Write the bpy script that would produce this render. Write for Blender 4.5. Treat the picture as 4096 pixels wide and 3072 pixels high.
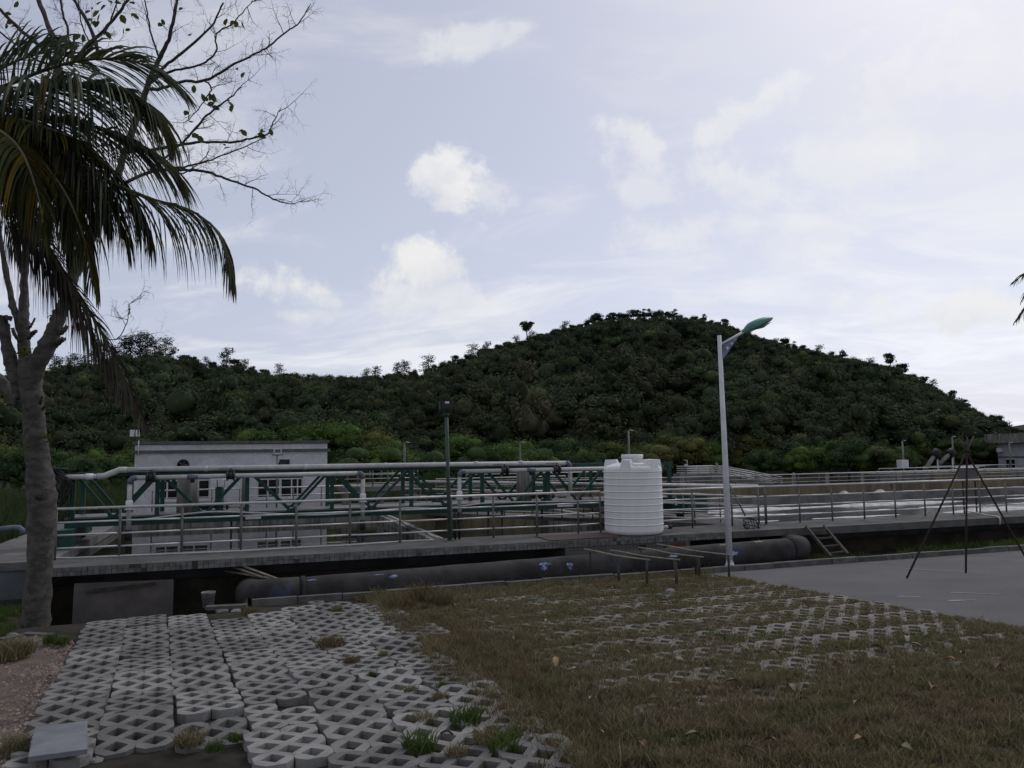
import bpy, math, random
import numpy as np
from mathutils import Vector, Matrix

for o in list(bpy.data.objects): bpy.data.objects.remove(o)
S = bpy.context.scene
C = S.collection
rng = np.random.default_rng(7)
random.seed(7)

# ------------------------------------------------------------------ camera
TH, PITCH, ROLL, EYE, FPX = math.radians(19), math.atan(66 / 768), .012, np.array([0, 0, 3.2]), 768.0
HEAD = np.array([math.sin(TH), math.cos(TH), 0]); RIGHT = np.array([math.cos(TH), -math.sin(TH), 0]); UPZ = np.array([0, 0, 1.0])
FW = math.cos(PITCH) * HEAD + math.sin(PITCH) * UPZ
UU = -math.sin(PITCH) * HEAD + math.cos(PITCH) * UPZ
LX = math.cos(ROLL) * RIGHT - math.sin(ROLL) * UU
LY = math.sin(ROLL) * RIGHT + math.cos(ROLL) * UU
cam_d = bpy.data.cameras.new('camera'); cam = bpy.data.objects.new('camera', cam_d); C.objects.link(cam)
cam_d.lens = 27; cam_d.sensor_width = 36; cam_d.clip_end = 4000; cam_d.clip_start = .05
m = Matrix.Identity(4)
for i in range(3):
    m[i][0] = LX[i]; m[i][1] = LY[i]; m[i][2] = -FW[i]; m[i][3] = EYE[i]
cam.matrix_world = m
S.camera = cam

# ------------------------------------------------------------------ exposure, sky, sun
S.view_settings.view_transform = 'Standard'; S.view_settings.look = 'None'
S.view_settings.exposure = 0.22; S.view_settings.gamma = 1.0
SUN_EL, SUN_AZ = math.radians(44), math.radians(19 + 36)
SUN_DIR = np.array([math.cos(SUN_EL) * math.sin(SUN_AZ), math.cos(SUN_EL) * math.cos(SUN_AZ), math.sin(SUN_EL)])
sd = bpy.data.lights.new('sun', 'SUN'); sd.energy = 0.6; sd.angle = math.radians(20); sd.color = (1, .96, .9)
sun = bpy.data.objects.new('sun', sd); C.objects.link(sun)
sun.rotation_euler = Vector(SUN_DIR).to_track_quat('Z', 'Y').to_euler()

def ray(px, py): return (px - 512) / FPX * LX + (384 - py) / FPX * LY + FW
def on_y(px, py, y): r = ray(px, py); return EYE + r * (y / r[1])
def on_z(px, py, z): r = ray(px, py); return EYE + r * ((z - 3.2) / r[2])
def on_d(px, py, d): r = ray(px, py); return EYE + r * (d / (r @ HEAD))
G0, GS = 1.29, .053
def gnd(px, py, off=0.0):
    r = ray(px, py); t = (3.2 - G0 - off) / (-GS * r[1] - r[2]); return EYE + r * t
def gz(v): return G0 - GS * v
def cw(X, Y, z=0.0): return X * RIGHT + Y * HEAD + np.array([0, 0, z])     # camera-heading frame to world

W = bpy.data.worlds.new('World'); S.world = W; W.use_nodes = True
wt = W.node_tree; wt.nodes.clear()
def nd(t, typ, **k):
    n = t.nodes.new(typ)
    for a, b in k.items(): setattr(n, a, b)
    return n
def math_(t, op, a, b=None, c=None, clamp=False):
    n = nd(t, 'ShaderNodeMath', operation=op, use_clamp=clamp)
    for i, x in enumerate((a, b, c)):
        if x is None: continue
        if isinstance(x, (int, float)): n.inputs[i].default_value = x
        else: t.links.new(x, n.inputs[i])
    return n.outputs[0]
def dot_(t, vec, d):
    n = nd(t, 'ShaderNodeVectorMath', operation='DOT_PRODUCT'); t.links.new(vec, n.inputs[0]); n.inputs[1].default_value = tuple(d)
    return n.outputs['Value']
def smooth_(t, x, a, b):
    n = nd(t, 'ShaderNodeMapRange', interpolation_type='SMOOTHSTEP'); t.links.new(x, n.inputs[0])
    n.inputs[1].default_value = a; n.inputs[2].default_value = b; n.inputs[3].default_value = 0; n.inputs[4].default_value = 1
    return n.outputs[0]
def noise_(t, vec, scale, detail=4, rough=.55, dist=0.0, w=None):
    n = nd(t, 'ShaderNodeTexNoise'); n.inputs['Scale'].default_value = scale; n.inputs['Detail'].default_value = detail
    n.inputs['Roughness'].default_value = rough; n.inputs['Distortion'].default_value = dist
    if vec is not None: t.links.new(vec, n.inputs['Vector'])
    return n.outputs['Fac']
def mixc_(t, f, a, b):
    n = nd(t, 'ShaderNodeMix', data_type='RGBA')
    for i, x in ((0, f), (6, a), (7, b)):
        if isinstance(x, (int, float)): n.inputs[i].default_value = x
        elif isinstance(x, tuple): n.inputs[i].default_value = x + (1,) if len(x) == 3 else x
        else: t.links.new(x, n.inputs[i])
    return n.outputs[2]
def scale_(t, col, f):
    n = nd(t, 'ShaderNodeVectorMath', operation='SCALE')
    if isinstance(col, tuple): n.inputs[0].default_value = col
    else: t.links.new(col, n.inputs[0])
    if isinstance(f, (int, float)): n.inputs['Scale'].default_value = f
    else: t.links.new(f, n.inputs['Scale'])
    return n.outputs[0]
def build_sky():
    t = wt
    tc = nd(t, 'ShaderNodeTexCoord'); D = tc.outputs['Generated']
    nz = nd(t, 'ShaderNodeVectorMath', operation='NORMALIZE'); t.links.new(D, nz.inputs[0]); D = nz.outputs[0]
    sky = nd(t, 'ShaderNodeTexSky', sky_type='NISHITA', sun_disc=False, sun_elevation=SUN_EL, sun_rotation=SUN_AZ)
    sky.air_density = 1.0; sky.dust_density = 3.0; sky.ozone_density = 1.5; sky.altitude = 50
    # flattened dome coordinates for high thin cloud
    z = math_(t, 'ADD', math_(t, 'MAXIMUM', dot_(t, D, (0, 0, 1)), 0.0), .18)
    dv = nd(t, 'ShaderNodeVectorMath', operation='SCALE'); t.links.new(D, dv.inputs[0]); t.links.new(math_(t, 'DIVIDE', 1.0, z), dv.inputs['Scale'])
    mp = nd(t, 'ShaderNodeMapping'); t.links.new(dv.outputs[0], mp.inputs[0]); mp.inputs['Scale'].default_value = (1, 1, 0)
    mp.inputs['Rotation'].default_value = (0, 0, math.radians(30)); mp.inputs['Location'].default_value = (3.1, 1.7, 0)
    mp2 = nd(t, 'ShaderNodeMapping'); t.links.new(mp.outputs[0], mp2.inputs[0]); mp2.inputs['Scale'].default_value = (1.0, 1.7, 1)
    n1 = noise_(t, mp2.outputs[0], 1.5, 9, .6, .7)
    n2 = noise_(t, mp.outputs[0], .45, 3, .5)
    cirrus = smooth_(t, math_(t, 'ADD', math_(t, 'MULTIPLY', n1, .75), math_(t, 'MULTIPLY', n2, .5)), .54, .76)
    # light scattered forward by the veil towards the sun
    cs = dot_(t, D, SUN_DIR)
    ph = math_(t, 'POWER', math_(t, 'MAXIMUM', math_(t, 'MULTIPLY_ADD', cs, .5, .5), 0.0), 2.6)
    hor = math_(t, 'MULTIPLY_ADD', math_(t, 'POWER', math_(t, 'SUBTRACT', 1.0, math_(t, 'MAXIMUM', dot_(t, D, (0, 0, 1)), 0.0), None, True), 3.0), .46, .74)   # thicker air towards the horizon
    veil_l = math_(t, 'MULTIPLY', math_(t, 'MULTIPLY_ADD', ph, 2.8, 5.0), hor)
    veil = scale_(t, (.765, .815, 1.0), veil_l)
    base = mixc_(t, .8, sky.outputs[0], veil)
    cir = scale_(t, (.92, .93, 1.0), math_(t, 'MULTIPLY', math_(t, 'MULTIPLY_ADD', ph, 3.0, 5.9), hor))
    col = mixc_(t, math_(t, 'MULTIPLY', cirrus, .9), base, cir)
    # cumulus
    nv = noise_(t, D, 11.0, 9, .62, .25)
    nb = noise_(t, D, 34.0, 7, .62, .2)
    nn = math_(t, 'ADD', math_(t, 'MULTIPLY', math_(t, 'SUBTRACT', nv, .5), 3.6), math_(t, 'MULTIPLY', math_(t, 'SUBTRACT', nb, .5), 1.1))
    total = None
    shade = None
    for (px, py, rx, ry, rot, op) in ((452, 184, 54, 34, -.75, 1.0), (434, 166, 34, 26, 0, .95), (485, 195, 38, 22, -.3, .5), (424, 268, 54, 30, .5, 1.0), (398, 292, 40, 26, 0, .8), (430, 300, 60, 26, 0, .6), (290, 284, 58, 30, -.2, .95), (318, 292, 40, 24, 0, .8), (304, 316, 36, 13, 0, .6), (770, 95, 150, 20, .62, .6), (640, 140, 62, 26, -.55, .6), (720, 180, 120, 36, -.25, .55), (850, 165, 130, 40, .1, .5), (960, 70, 110, 50, .3, .5), (470, 42, 80, 22, .15, .5), (640, 190, 40, 18, 0, .5), (700, 230, 90, 26, .15, .45),
                                  (480, 320, 70, 26, 0, .4), (880, 305, 45, 26, 0, .8), (965, 312, 50, 24, 0, .85), (410, 345, 60, 24, 0, .3), (800, 235, 130, 35, .25, .35),
                                  (710, 300, 60, 14, 0, .35)):
        c = ray(px, py); c = c / np.linalg.norm(c)
        a = LX - (LX @ c) * c; a /= np.linalg.norm(a); b = np.cross(c, a); b = b if b @ LY > 0 else -b
        a2 = a * math.cos(rot) + b * math.sin(rot); b2 = -a * math.sin(rot) + b * math.cos(rot)
        da = math_(t, 'DIVIDE', dot_(t, D, a2), rx / 768); db = math_(t, 'DIVIDE', dot_(t, D, b2), ry / 768)
        r = math_(t, 'SQRT', math_(t, 'ADD', math_(t, 'MULTIPLY', da, da), math_(t, 'MULTIPLY', db, db)))
        front = math_(t, 'GREATER_THAN', dot_(t, D, c), .2)
        v = math_(t, 'ADD', math_(t, 'SUBTRACT', .86, r), nn)
        f = math_(t, 'MULTIPLY', math_(t, 'MULTIPLY', smooth_(t, v, -.05, .75), op), front)
        total = f if total is None else math_(t, 'MAXIMUM', total, f)
        sh = math_(t, 'MULTIPLY', f, smooth_(t, math_(t, 'ADD', db, math_(t, 'MULTIPLY', math_(t, 'SUBTRACT', nb, .5), 2.0)), .5, -1.0))
        shade = sh if shade is None else math_(t, 'MAXIMUM', shade, sh)
    cum = scale_(t, mixc_(t, shade, (.99, .985, .99), (.84, .855, .91)), math_(t, 'MULTIPLY_ADD', ph, 1.4, 6.5))
    col = mixc_(t, total, col, cum)
    bg = nd(t, 'ShaderNodeBackground'); bg.inputs['Strength'].default_value = .1; t.links.new(col, bg.inputs['Color'])
    out = nd(t, 'ShaderNodeOutputWorld'); t.links.new(bg.outputs[0], out.inputs['Surface'])
build_sky()

# ------------------------------------------------------------------ materials
MATS = {}
def M(name, c1, c2=None, scale=3.0, rough=.75, bump=.0, bscale=None, metal=0.0, stretch=None, c3=None, t3=(.6, .72), s3=1.5, rnd=0.0, detail=6, ramp=(.35, .65), spec=.3,
      island=0.0, transl=0.0, alt=None):
    """procedural material: noise blend of c1..c2, optional stain c3, per-object or per-island lightness"""
    mt = bpy.data.materials.new(name); mt.use_nodes = True; t = mt.node_tree; t.nodes.clear()
    bs = nd(t, 'ShaderNodeBsdfPrincipled'); out = nd(t, 'ShaderNodeOutputMaterial')
    geo = nd(t, 'ShaderNodeNewGeometry'); P = geo.outputs['Position']
    if stretch:
        mp = nd(t, 'ShaderNodeMapping'); t.links.new(P, mp.inputs[0]); mp.inputs['Scale'].default_value = stretch; V = mp.outputs[0]
    else: V = P
    col = None
    if c2 is None: c2 = tuple(x * .7 for x in c1)
    f = smooth_(t, noise_(t, V, scale, detail, .6), ramp[0], ramp[1])
    col = mixc_(t, f, c2, c1)
    if c3 is not None:
        g = smooth_(t, noise_(t, V if stretch else P, s3, 6, .65), t3[0], t3[1])
        col = mixc_(t, g, col, c3)
    if alt is not None:
        ri = geo.outputs['Random Per Island']
        col = mixc_(t, math_(t, 'GREATER_THAN', ri, 1 - alt[1]), col, alt[0])
    if rnd:
        oi = nd(t, 'ShaderNodeObjectInfo'); col = scale_(t, col, math_(t, 'MULTIPLY_ADD', oi.outputs['Random'], 2 * rnd, 1 - rnd))
    if island:
        wn = nd(t, 'ShaderNodeTexWhiteNoise', noise_dimensions='1D'); t.links.new(geo.outputs['Random Per Island'], wn.inputs['W'])
        col = scale_(t, col, math_(t, 'MULTIPLY_ADD', wn.outputs['Value'], 2 * island, 1 - island))
    t.links.new(col, bs.inputs['Base Color']); bs.inputs['Roughness'].default_value = rough; bs.inputs['Metallic'].default_value = metal
    bs.inputs['Specular IOR Level'].default_value = spec
    if bump:
        b = nd(t, 'ShaderNodeBump'); b.inputs['Strength'].default_value = bump; b.inputs['Distance'].default_value = .02
        t.links.new(noise_(t, V, bscale or scale * 6, 5, .65), b.inputs['Height']); t.links.new(b.outputs[0], bs.inputs['Normal'])
    if transl:
        tr = nd(t, 'ShaderNodeBsdfTranslucent'); t.links.new(col, tr.inputs['Color']); mx = nd(t, 'ShaderNodeMixShader'); mx.inputs[0].default_value = transl
        t.links.new(bs.outputs[0], mx.inputs[1]); t.links.new(tr.outputs[0], mx.inputs[2]); t.links.new(mx.outputs[0], out.inputs['Surface'])
    else: t.links.new(bs.outputs[0], out.inputs['Surface'])
    MATS[name] = mt; return mt

M('soil', (.05, .044, .034), (.027, .025, .02), 2.2, .95, .6, 14, spec=.1)
M('gravel_ground', (.15, .12, .095), (.085, .07, .058), 3, .95, .8, 30, c3=(.12, .07, .05), t3=(.55, .72), s3=1.3)
M('asphalt', (.14, .137, .135), (.1, .098, .097), .9, .9, .5, 90, c3=(.085, .083, .082), t3=(.45, .75), s3=38, ramp=(.25, .75))
M('road_paint', (.34, .34, .33), (.18, .18, .178), 9, .85)
M('kerb', (.13, .126, .118), (.08, .078, .072), 4, .9, .4, 30, rnd=.15)
M('paver', (.235, .228, .215), (.17, .166, .157), 5, .92, .5, 60, rnd=.34, c3=(.1, .096, .075), t3=(.54, .72), s3=3.5)
M('paver_old', (.23, .214, .182), (.16, .148, .127), 5, .92, .5, 60)
M('concrete', (.17, .166, .157), (.1, .097, .09), 1.3, .9, .3, 25, c3=(.075, .072, .066), t3=(.55, .75), s3=.9)
M('deck_concrete', (.115, .112, .106), (.072, .07, .066), 1.6, .9, .3, 25, c3=(.17, .165, .157), t3=(.63, .73), s3=1.2)
M('wall_stained', (.26, .25, .225), (.1, .095, .08), 1.0, .9, .3, 20, stretch=(5, 5, .55), c3=(.035, .033, .03), t3=(.55, .68), s3=1.3)
M('wall_ochre', (.2, .155, .092), (.12, .1, .068), 1.0, .9, .3, 20, stretch=(2.2, 2.2, .5), c3=(.09, .085, .07), t3=(.52, .66), s3=.7)
M('wall_ochre_dark', (.24, .2, .11), (.15, .13, .08), 1.0, .9, .3, 20, stretch=(4, 4, .55), c3=(.07, .066, .055), t3=(.54, .68), s3=1.2)
M('under_wall', (.1, .1, .102), (.055, .055, .057), 1.2, .9, .3, 20)
M('blue_wall', (.14, .16, .17), (.1, .11, .12), 1.2, .9, .2, 20)
M('fascia_tile', (.17, .167, .16), (.11, .108, .103), 5, .6, rnd=.22, c3=(.05, .048, .045), t3=(.55, .7), s3=2.4)
M('grout', (.07, .068, .065), (.045, .044, .042), 6, .95)
M('steel', (.5, .49, .47), (.36, .35, .335), 8, .38, metal=.85)
M('rail_steel', (.6, .59, .57), (.48, .47, .45), 8, .35, metal=.35)
M('pole_green', (.06, .085, .072), (.045, .062, .053), 5, .55)
M('post_steel', (.17, .16, .148), (.12, .112, .104), 8, .5, metal=.3)
M('green_paint', (.012, .062, .046), (.008, .04, .03), 4, .5, c3=(.06, .05, .035), t3=(.66, .76), s3=6)
M('pvc', (.52, .515, .5), (.42, .415, .4), 6, .45, c3=(.3, .29, .27), t3=(.62, .75), s3=5)
M('pvc_blue', (.15, .165, .21), (.11, .122, .16), 6, .5)
M('black_iron', (.03, .03, .034), (.02, .02, .022), 9, .55)
M('dark_rubber', (.022, .022, .02), (.014, .014, .013), 9, .7)
M('pier', (.26, .25, .23), (.14, .135, .125), 1.5, .9, .2, 30, stretch=(9, 9, .5))
M('white_plastic', (.74, .735, .73), (.68, .675, .67), 2.2, .5, c3=(.58, .575, .56), t3=(.62, .82), s3=9)
M('tank_plastic', (.78, .775, .77), (.72, .715, .71), 1.2, .45, stretch=(5, 5, .5), c3=(.56, .545, .52), t3=(.6, .8), s3=1.6)
M('white_metal', (.64, .64, .66), (.55, .55, .57), 5, .5, c3=(.35, .33, .3), t3=(.68, .8), s3=8)
M('lamp_green', (.045, .2, .16), (.036, .165, .135), 6, .35, spec=.5)
M('lamp_lens', (.2, .2, .19), (.12, .12, .115), 14, .15, spec=.6)
M('blue_metal', (.1, .125, .24), (.22, .25, .36), 14, .5)
M('pipe_old', (.05, .047, .045), (.024, .023, .023), 2.2, .85, .5, 16, c3=(.035, .05, .095), t3=(.58, .7), s3=1.1)
M('pipe_white', (.3, .36, .52), (.06, .09, .18), 5, .8, .3, 20, ramp=(.4, .6))
M('rust', (.15, .06, .035), (.09, .04, .027), 5, .85, .3, 30)
M('rust_dark', (.05, .026, .02), (.03, .02, .017), 9, .8, .3, 40)
M('plate_red', (.1, .055, .05), (.07, .042, .038), 3, .8)
M('bark', (.12, .11, .098), (.06, .055, .05), 5, .95, .9, 22, stretch=(1.2, 1.2, 2.0), c3=(.02, .018, .016), t3=(.6, .7), s3=3.2)
M('twig', (.07, .058, .055), (.045, .038, .038), 9, .9)
M('tree_leaf', (.1, .115, .035), (.06, .075, .025), 4, .7, island=.3, transl=.35, spec=.06)
M('moss', (.12, .15, .03), (.05, .075, .015), 8, .9, island=.4, spec=.06)
M('palm_green', (.13, .15, .095), (.075, .094, .06), 2.5, .5, island=.35, transl=.25, alt=((.1, .075, .03), .1), spec=.06)
M('palm_yellow', (.1, .095, .03), (.05, .06, .026), 2.5, .55, island=.35, transl=.3, alt=((.2, .12, .02), .12), spec=.06)
M('palm_dry', (.1, .092, .076), (.055, .05, .042), 2.5, .8, island=.35, transl=.12, spec=.06)
M('palm_rachis', (.12, .115, .05), (.07, .065, .03), 5, .6)
M('bamboo', (.3, .27, .2), (.2, .18, .135), 6, .7)
M('post_wood', (.075, .066, .056), (.04, .036, .031), 6, .9, .5, 30, rnd=.25)
M('tile_white', (.5, .5, .515), (.44, .44, .455), 3, .5)
M('trim_grey', (.13, .127, .123), (.09, .088, .085), 4, .85, .2, 20)
M('frame_white', (.55, .55, .54), (.47, .47, .46), 5, .5)
M('glass_dark', (.012, .014, .014), (.008, .009, .009), 2, .08, spec=.5)
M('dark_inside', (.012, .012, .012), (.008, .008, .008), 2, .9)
M('cream_wall', (.4, .41, .44), (.33, .34, .37), 3, .8)
M('foam', (.64, .64, .63), (.4, .39, .37), 3, .9, .5, 9)
M('leaf_dry', (.27, .19, .1), (.16, .09, .045), 9, .8, rnd=.4)
M('leaf_pale', (.32, .3, .19), (.22, .2, .12), 9, .8, rnd=.3)
M('stone', (.24, .235, .225), (.14, .137, .13), 6, .9, .6, 30, rnd=.3)
M('gravel', (.25, .205, .175), (.15, .125, .108), 9, .95, island=.5, alt=((.19, .1, .075), .15))
M('slab', (.2, .21, .225), (.15, .157, .168), 4, .85, .3, 40)
M('board', (.115, .1, .09), (.075, .066, .06), 1.6, .9, .3, 20, c3=(.19, .035, .03), t3=(.6, .72), s3=2.6)
M('grass', (.165, .155, .076), (.185, .148, .09), 1.1, .85, island=.45, transl=.25, c3=(.11, .13, .05), t3=(.52, .66), s3=.9, alt=((.26, .21, .13), .22), spec=.06)
M('grass_brown', (.2, .145, .09), (.15, .12, .07), 2, .85, island=.45, transl=.25, alt=((.06, .068, .025), .3), spec=.06)
M('grass_green', (.085, .135, .034), (.065, .1, .03), 2, .85, island=.4, transl=.25, alt=((.1, .11, .04), .25), spec=.06)
M('weed_tall', (.06, .085, .032), (.045, .06, .028), .5, .85, island=.45, transl=.2, spec=.06)
M('hill_soil', (.035, .042, .022), (.025, .028, .018), .3, .95, spec=.06)
M('forest_leaf', (.055, .075, .034), (.032, .046, .026), .11, .8, island=.25, rnd=.28, transl=.12, c3=(.075, .078, .04), t3=(.54, .68), s3=.05, alt=((.085, .1, .04), .12), spec=.06)
M('forest_leaf_b', (.062, .068, .036), (.04, .046, .028), .11, .8, island=.25, rnd=.22, transl=.12, c3=(.09, .083, .046), t3=(.54, .68), s3=.05, spec=.06)
M('ridge_leaf', (.04, .055, .032), (.028, .036, .024), .4, .8, island=.45, transl=.12, spec=.06)
M('pine_leaf', (.038, .048, .034), (.028, .034, .026), .4, .8, island=.4, transl=.12, spec=.06)
M('foot_leaf_a', (.08, .13, .03), (.045, .078, .022), .5, .75, island=.5, transl=.2, alt=((.115, .165, .04), .15), spec=.06)
M('foot_leaf_b', (.09, .115, .034), (.055, .075, .027), .5, .75, island=.5, transl=.2, spec=.06)
M('foot_leaf_c', (.13, .125, .036), (.075, .085, .028), .5, .75, island=.5, transl=.2, spec=.06)
M('foot_leaf_d', (.062, .1, .032), (.038, .062, .025), .5, .75, island=.5, transl=.2, spec=.06)
M('trunk_far', (.07, .06, .05), (.04, .035, .03), 2, .95)

def water_mat(name, c, rough, bs, bsc):
    mt = bpy.data.materials.new(name); mt.use_nodes = True; t = mt.node_tree; p = t.nodes['Principled BSDF']
    p.inputs['Base Color'].default_value = c + (1,); p.inputs['Roughness'].default_value = rough; p.inputs['IOR'].default_value = 1.33
    geo = nd(t, 'ShaderNodeNewGeometry'); b = nd(t, 'ShaderNodeBump'); b.inputs['Strength'].default_value = bs; b.inputs['Distance'].default_value = .02
    t.links.new(noise_(t, geo.outputs['Position'], bsc, 3, .5), b.inputs['Height']); t.links.new(b.outputs[0], p.inputs['Normal']); MATS[name] = mt
water_mat('water', (.03, .029, .024), .03, .06, 1.4)
water_mat('water_dark', (.022, .022, .026), .12, .5, 3)

def tile_mat(name, base, joint, sz):
    """small mosaic too fine to model: brick texture in wall plane coordinates"""
    mt = bpy.data.materials.new(name); mt.use_nodes = True; t = mt.node_tree; p = t.nodes['Principled BSDF']
    geo = nd(t, 'ShaderNodeNewGeometry'); sx = nd(t, 'ShaderNodeSeparateXYZ'); t.links.new(geo.outputs['Position'], sx.inputs[0])
    cx = nd(t, 'ShaderNodeCombineXYZ'); t.links.new(math_(t, 'ADD', sx.outputs[0], sx.outputs[1]), cx.inputs[0]); t.links.new(sx.outputs[2], cx.inputs[1])
    br = nd(t, 'ShaderNodeTexBrick', offset=0.0); t.links.new(cx.outputs[0], br.inputs['Vector'])
    br.inputs['Scale'].default_value = 1 / sz; br.inputs['Mortar Size'].default_value = .07; br.inputs['Brick Width'].default_value = 1; br.inputs['Row Height'].default_value = 1
    br.inputs['Color1'].default_value = base + (1,); br.inputs['Color2'].default_value = tuple(x * .84 for x in base) + (1,); br.inputs['Mortar'].default_value = joint + (1,)
    g = smooth_(t, noise_(t, geo.outputs['Position'], .9, 6, .65), .3, .75)
    t.links.new(scale_(t, br.outputs[0], math_(t, 'MULTIPLY_ADD', g, .3, .78)), p.inputs['Base Color']); p.inputs['Roughness'].default_value = .45; MATS[name] = mt
tile_mat('mosaic', (.62, .62, .635), (.5, .5, .51), .085)
tile_mat('block_tile', (.15, .145, .14), (.06, .058, .056), .1)

# ------------------------------------------------------------------ mesh helpers
WL = {}
class MB:
    def __init__(s): s.v = []; s.f = []; s.sm = []
    def add(s, vs, fs, smooth=False):
        n = len(s.v); s.v.extend([tuple(map(float, p)) for p in vs])
        for f in fs: s.f.append(tuple(i + n for i in f)); s.sm.append(smooth)
        return s
    def box(s, a, b, jit=0.0):
        x0, y0, z0 = a; x1, y1, z1 = b
        vs = np.array([(x0, y0, z0), (x1, y0, z0), (x1, y1, z0), (x0, y1, z0), (x0, y0, z1), (x1, y0, z1), (x1, y1, z1), (x0, y1, z1)])
        if jit: vs = vs + rng.uniform(-jit, jit, vs.shape)
        return s.add(vs, [(3, 2, 1, 0), (4, 5, 6, 7), (0, 1, 5, 4), (1, 2, 6, 5), (2, 3, 7, 6), (3, 0, 4, 7)])
    def beam(s, p, q, w, h, up=(0, 0, 1)):
        """rectangular bar from p to q, w sideways, h in the up direction"""
        p, q = np.array(p, float), np.array(q, float); d = q - p; d /= np.linalg.norm(d)
        u = np.array(up, float); sx = np.cross(d, u)
        if np.linalg.norm(sx) < 1e-4: sx = np.cross(d, (0, 1, 0))
        sx /= np.linalg.norm(sx); u = np.cross(sx, d)
        vs = [c + sx * a * w / 2 + u * b * h / 2 for c in (p, q) for a, b in ((-1, -1), (1, -1), (1, 1), (-1, 1))]
        return s.add(vs, [(3, 2, 1, 0), (4, 5, 6, 7), (0, 1, 5, 4), (1, 2, 6, 5), (2, 3, 7, 6), (3, 0, 4, 7)])
    def tube(s, pts, rad, n=8, caps=True, smooth=True):
        pts = [np.array(p, float) for p in pts]
        if isinstance(rad, (int, float)): rad = [rad] * len(pts)
        ref = None; vs = []
        for i, p in enumerate(pts):
            d = pts[min(i + 1, len(pts) - 1)] - pts[max(i - 1, 0)]; d = d / (np.linalg.norm(d) + 1e-9)
            if ref is None: ref = np.cross(d, (0, 0, 1)) if abs(d[2]) < .9 else np.cross(d, (1, 0, 0))
            a = ref - (ref @ d) * d; a /= np.linalg.norm(a) + 1e-9; ref = a; b = np.cross(d, a)
            for k in range(n):
                t = 2 * math.pi * k / n; vs.append(p + rad[i] * (a * math.cos(t) + b * math.sin(t)))
        fs = [(i * n + k, i * n + (k + 1) % n, (i + 1) * n + (k + 1) % n, (i + 1) * n + k) for i in range(len(pts) - 1) for k in range(n)]
        s.add(vs, fs, smooth)
        if caps:
            o = len(s.v) - len(vs)
            s.f.append(tuple(o + k for k in reversed(range(n)))); s.sm.append(False)
            e = o + (len(pts) - 1) * n; s.f.append(tuple(e + k for k in range(n))); s.sm.append(False)
        return s
    def lathe(s, c, prof, n=24, smooth=True, cap=True):
        c = np.array(c, float); vs = []
        for r, z in prof:
            for k in range(n):
                t = 2 * math.pi * k / n; vs.append(c + np.array([r * math.cos(t), r * math.sin(t), z]))
        fs = [(i * n + k, i * n + (k + 1) % n, (i + 1) * n + (k + 1) % n, (i + 1) * n + k) for i in range(len(prof) - 1) for k in range(n)]
        s.add(vs, fs, smooth)
        if cap:
            o = len(s.v) - len(vs); s.f.append(tuple(o + k for k in reversed(range(n)))); s.sm.append(False)
            e = o + (len(prof) - 1) * n; s.f.append(tuple(e + k for k in range(n))); s.sm.append(False)
        return s
    def mesh(s, name, origin=(0, 0, 0)):
        me = bpy.data.meshes.new(name); o = np.array(origin, float)
        me.from_pydata([tuple(np.array(p) - o) for p in s.v], [], s.f)
        me.polygons.foreach_set('use_smooth', s.sm); me.update(); return me
    def build(s, name, mat, parent=None, origin=None):
        vs = np.array(s.v); 
        if origin is None: origin = np.array([(vs[:, 0].min() + vs[:, 0].max()) / 2, (vs[:, 1].min() + vs[:, 1].max()) / 2, vs[:, 2].min()])
        me = s.mesh(name, origin); return link(name, me, mat, parent, origin)
def link(name, me, mat, parent=None, loc=(0, 0, 0), rot=None, scale=None):
    o = bpy.data.objects.new(name, me); C.objects.link(o)
    if mat is not None and me is not None and not me.materials: me.materials.append(MATS[mat])
    loc = np.array(loc, float); WL[o.name] = loc
    if parent is not None: o.parent = parent; o.location = loc - WL[parent.name]
    else: o.location = loc
    if rot is not None: o.rotation_euler = rot
    if scale is not None: o.scale = scale if hasattr(scale, '__len__') else (scale,) * 3
    return o
def tag(o, label=None, cat=None, group=None, kind=None):
    if label: o['label'] = label
    if cat: o['category'] = cat
    if group: o['group'] = group
    if kind: o['kind'] = kind
    return o
def thing(name, label, cat, loc, group=None, kind=None):
    o = bpy.data.objects.new(name, None); C.objects.link(o); o.location = loc; o.empty_display_size = .2; WL[o.name] = np.array(loc, float)
    return tag(o, label, cat, group, kind)
def np_mesh(name, V, F, smooth=False):
    """V (n,3), F (m,k) arrays -> mesh quickly"""
    me = bpy.data.meshes.new(name); V = np.ascontiguousarray(V, dtype=np.float32); F = np.ascontiguousarray(F, dtype=np.int32); k = F.shape[1]
    me.vertices.add(len(V)); me.vertices.foreach_set('co', V.ravel())
    me.loops.add(F.size); me.loops.foreach_set('vertex_index', F.ravel())
    me.polygons.add(len(F)); me.polygons.foreach_set('loop_start', np.arange(0, F.size, k, dtype=np.int32)); me.polygons.foreach_set('loop_total', np.full(len(F), k, dtype=np.int32))
    me.update(calc_edges=True)
    if smooth: me.polygons.foreach_set('use_smooth', np.ones(len(F), dtype=bool))
    return me
def vnoise(x, y, seed=0):
    """smooth value noise in 0..1"""
    x, y = np.asarray(x, float), np.asarray(y, float); xi, yi = np.floor(x).astype(int), np.floor(y).astype(int); fx, fy = x - xi, y - yi
    def h(a, b):
        n = (a * 374761393 + b * 668265263 + seed * 1442695041) & 0xffffffff; n = ((n ^ (n >> 13)) * 1274126177) & 0xffffffff; return ((n ^ (n >> 16)) & 0xffff) / 65535.0
    u, v = fx * fx * (3 - 2 * fx), fy * fy * (3 - 2 * fy)
    return (h(xi, yi) * (1 - u) + h(xi + 1, yi) * u) * (1 - v) + (h(xi, yi + 1) * (1 - u) + h(xi + 1, yi + 1) * u) * v
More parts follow.
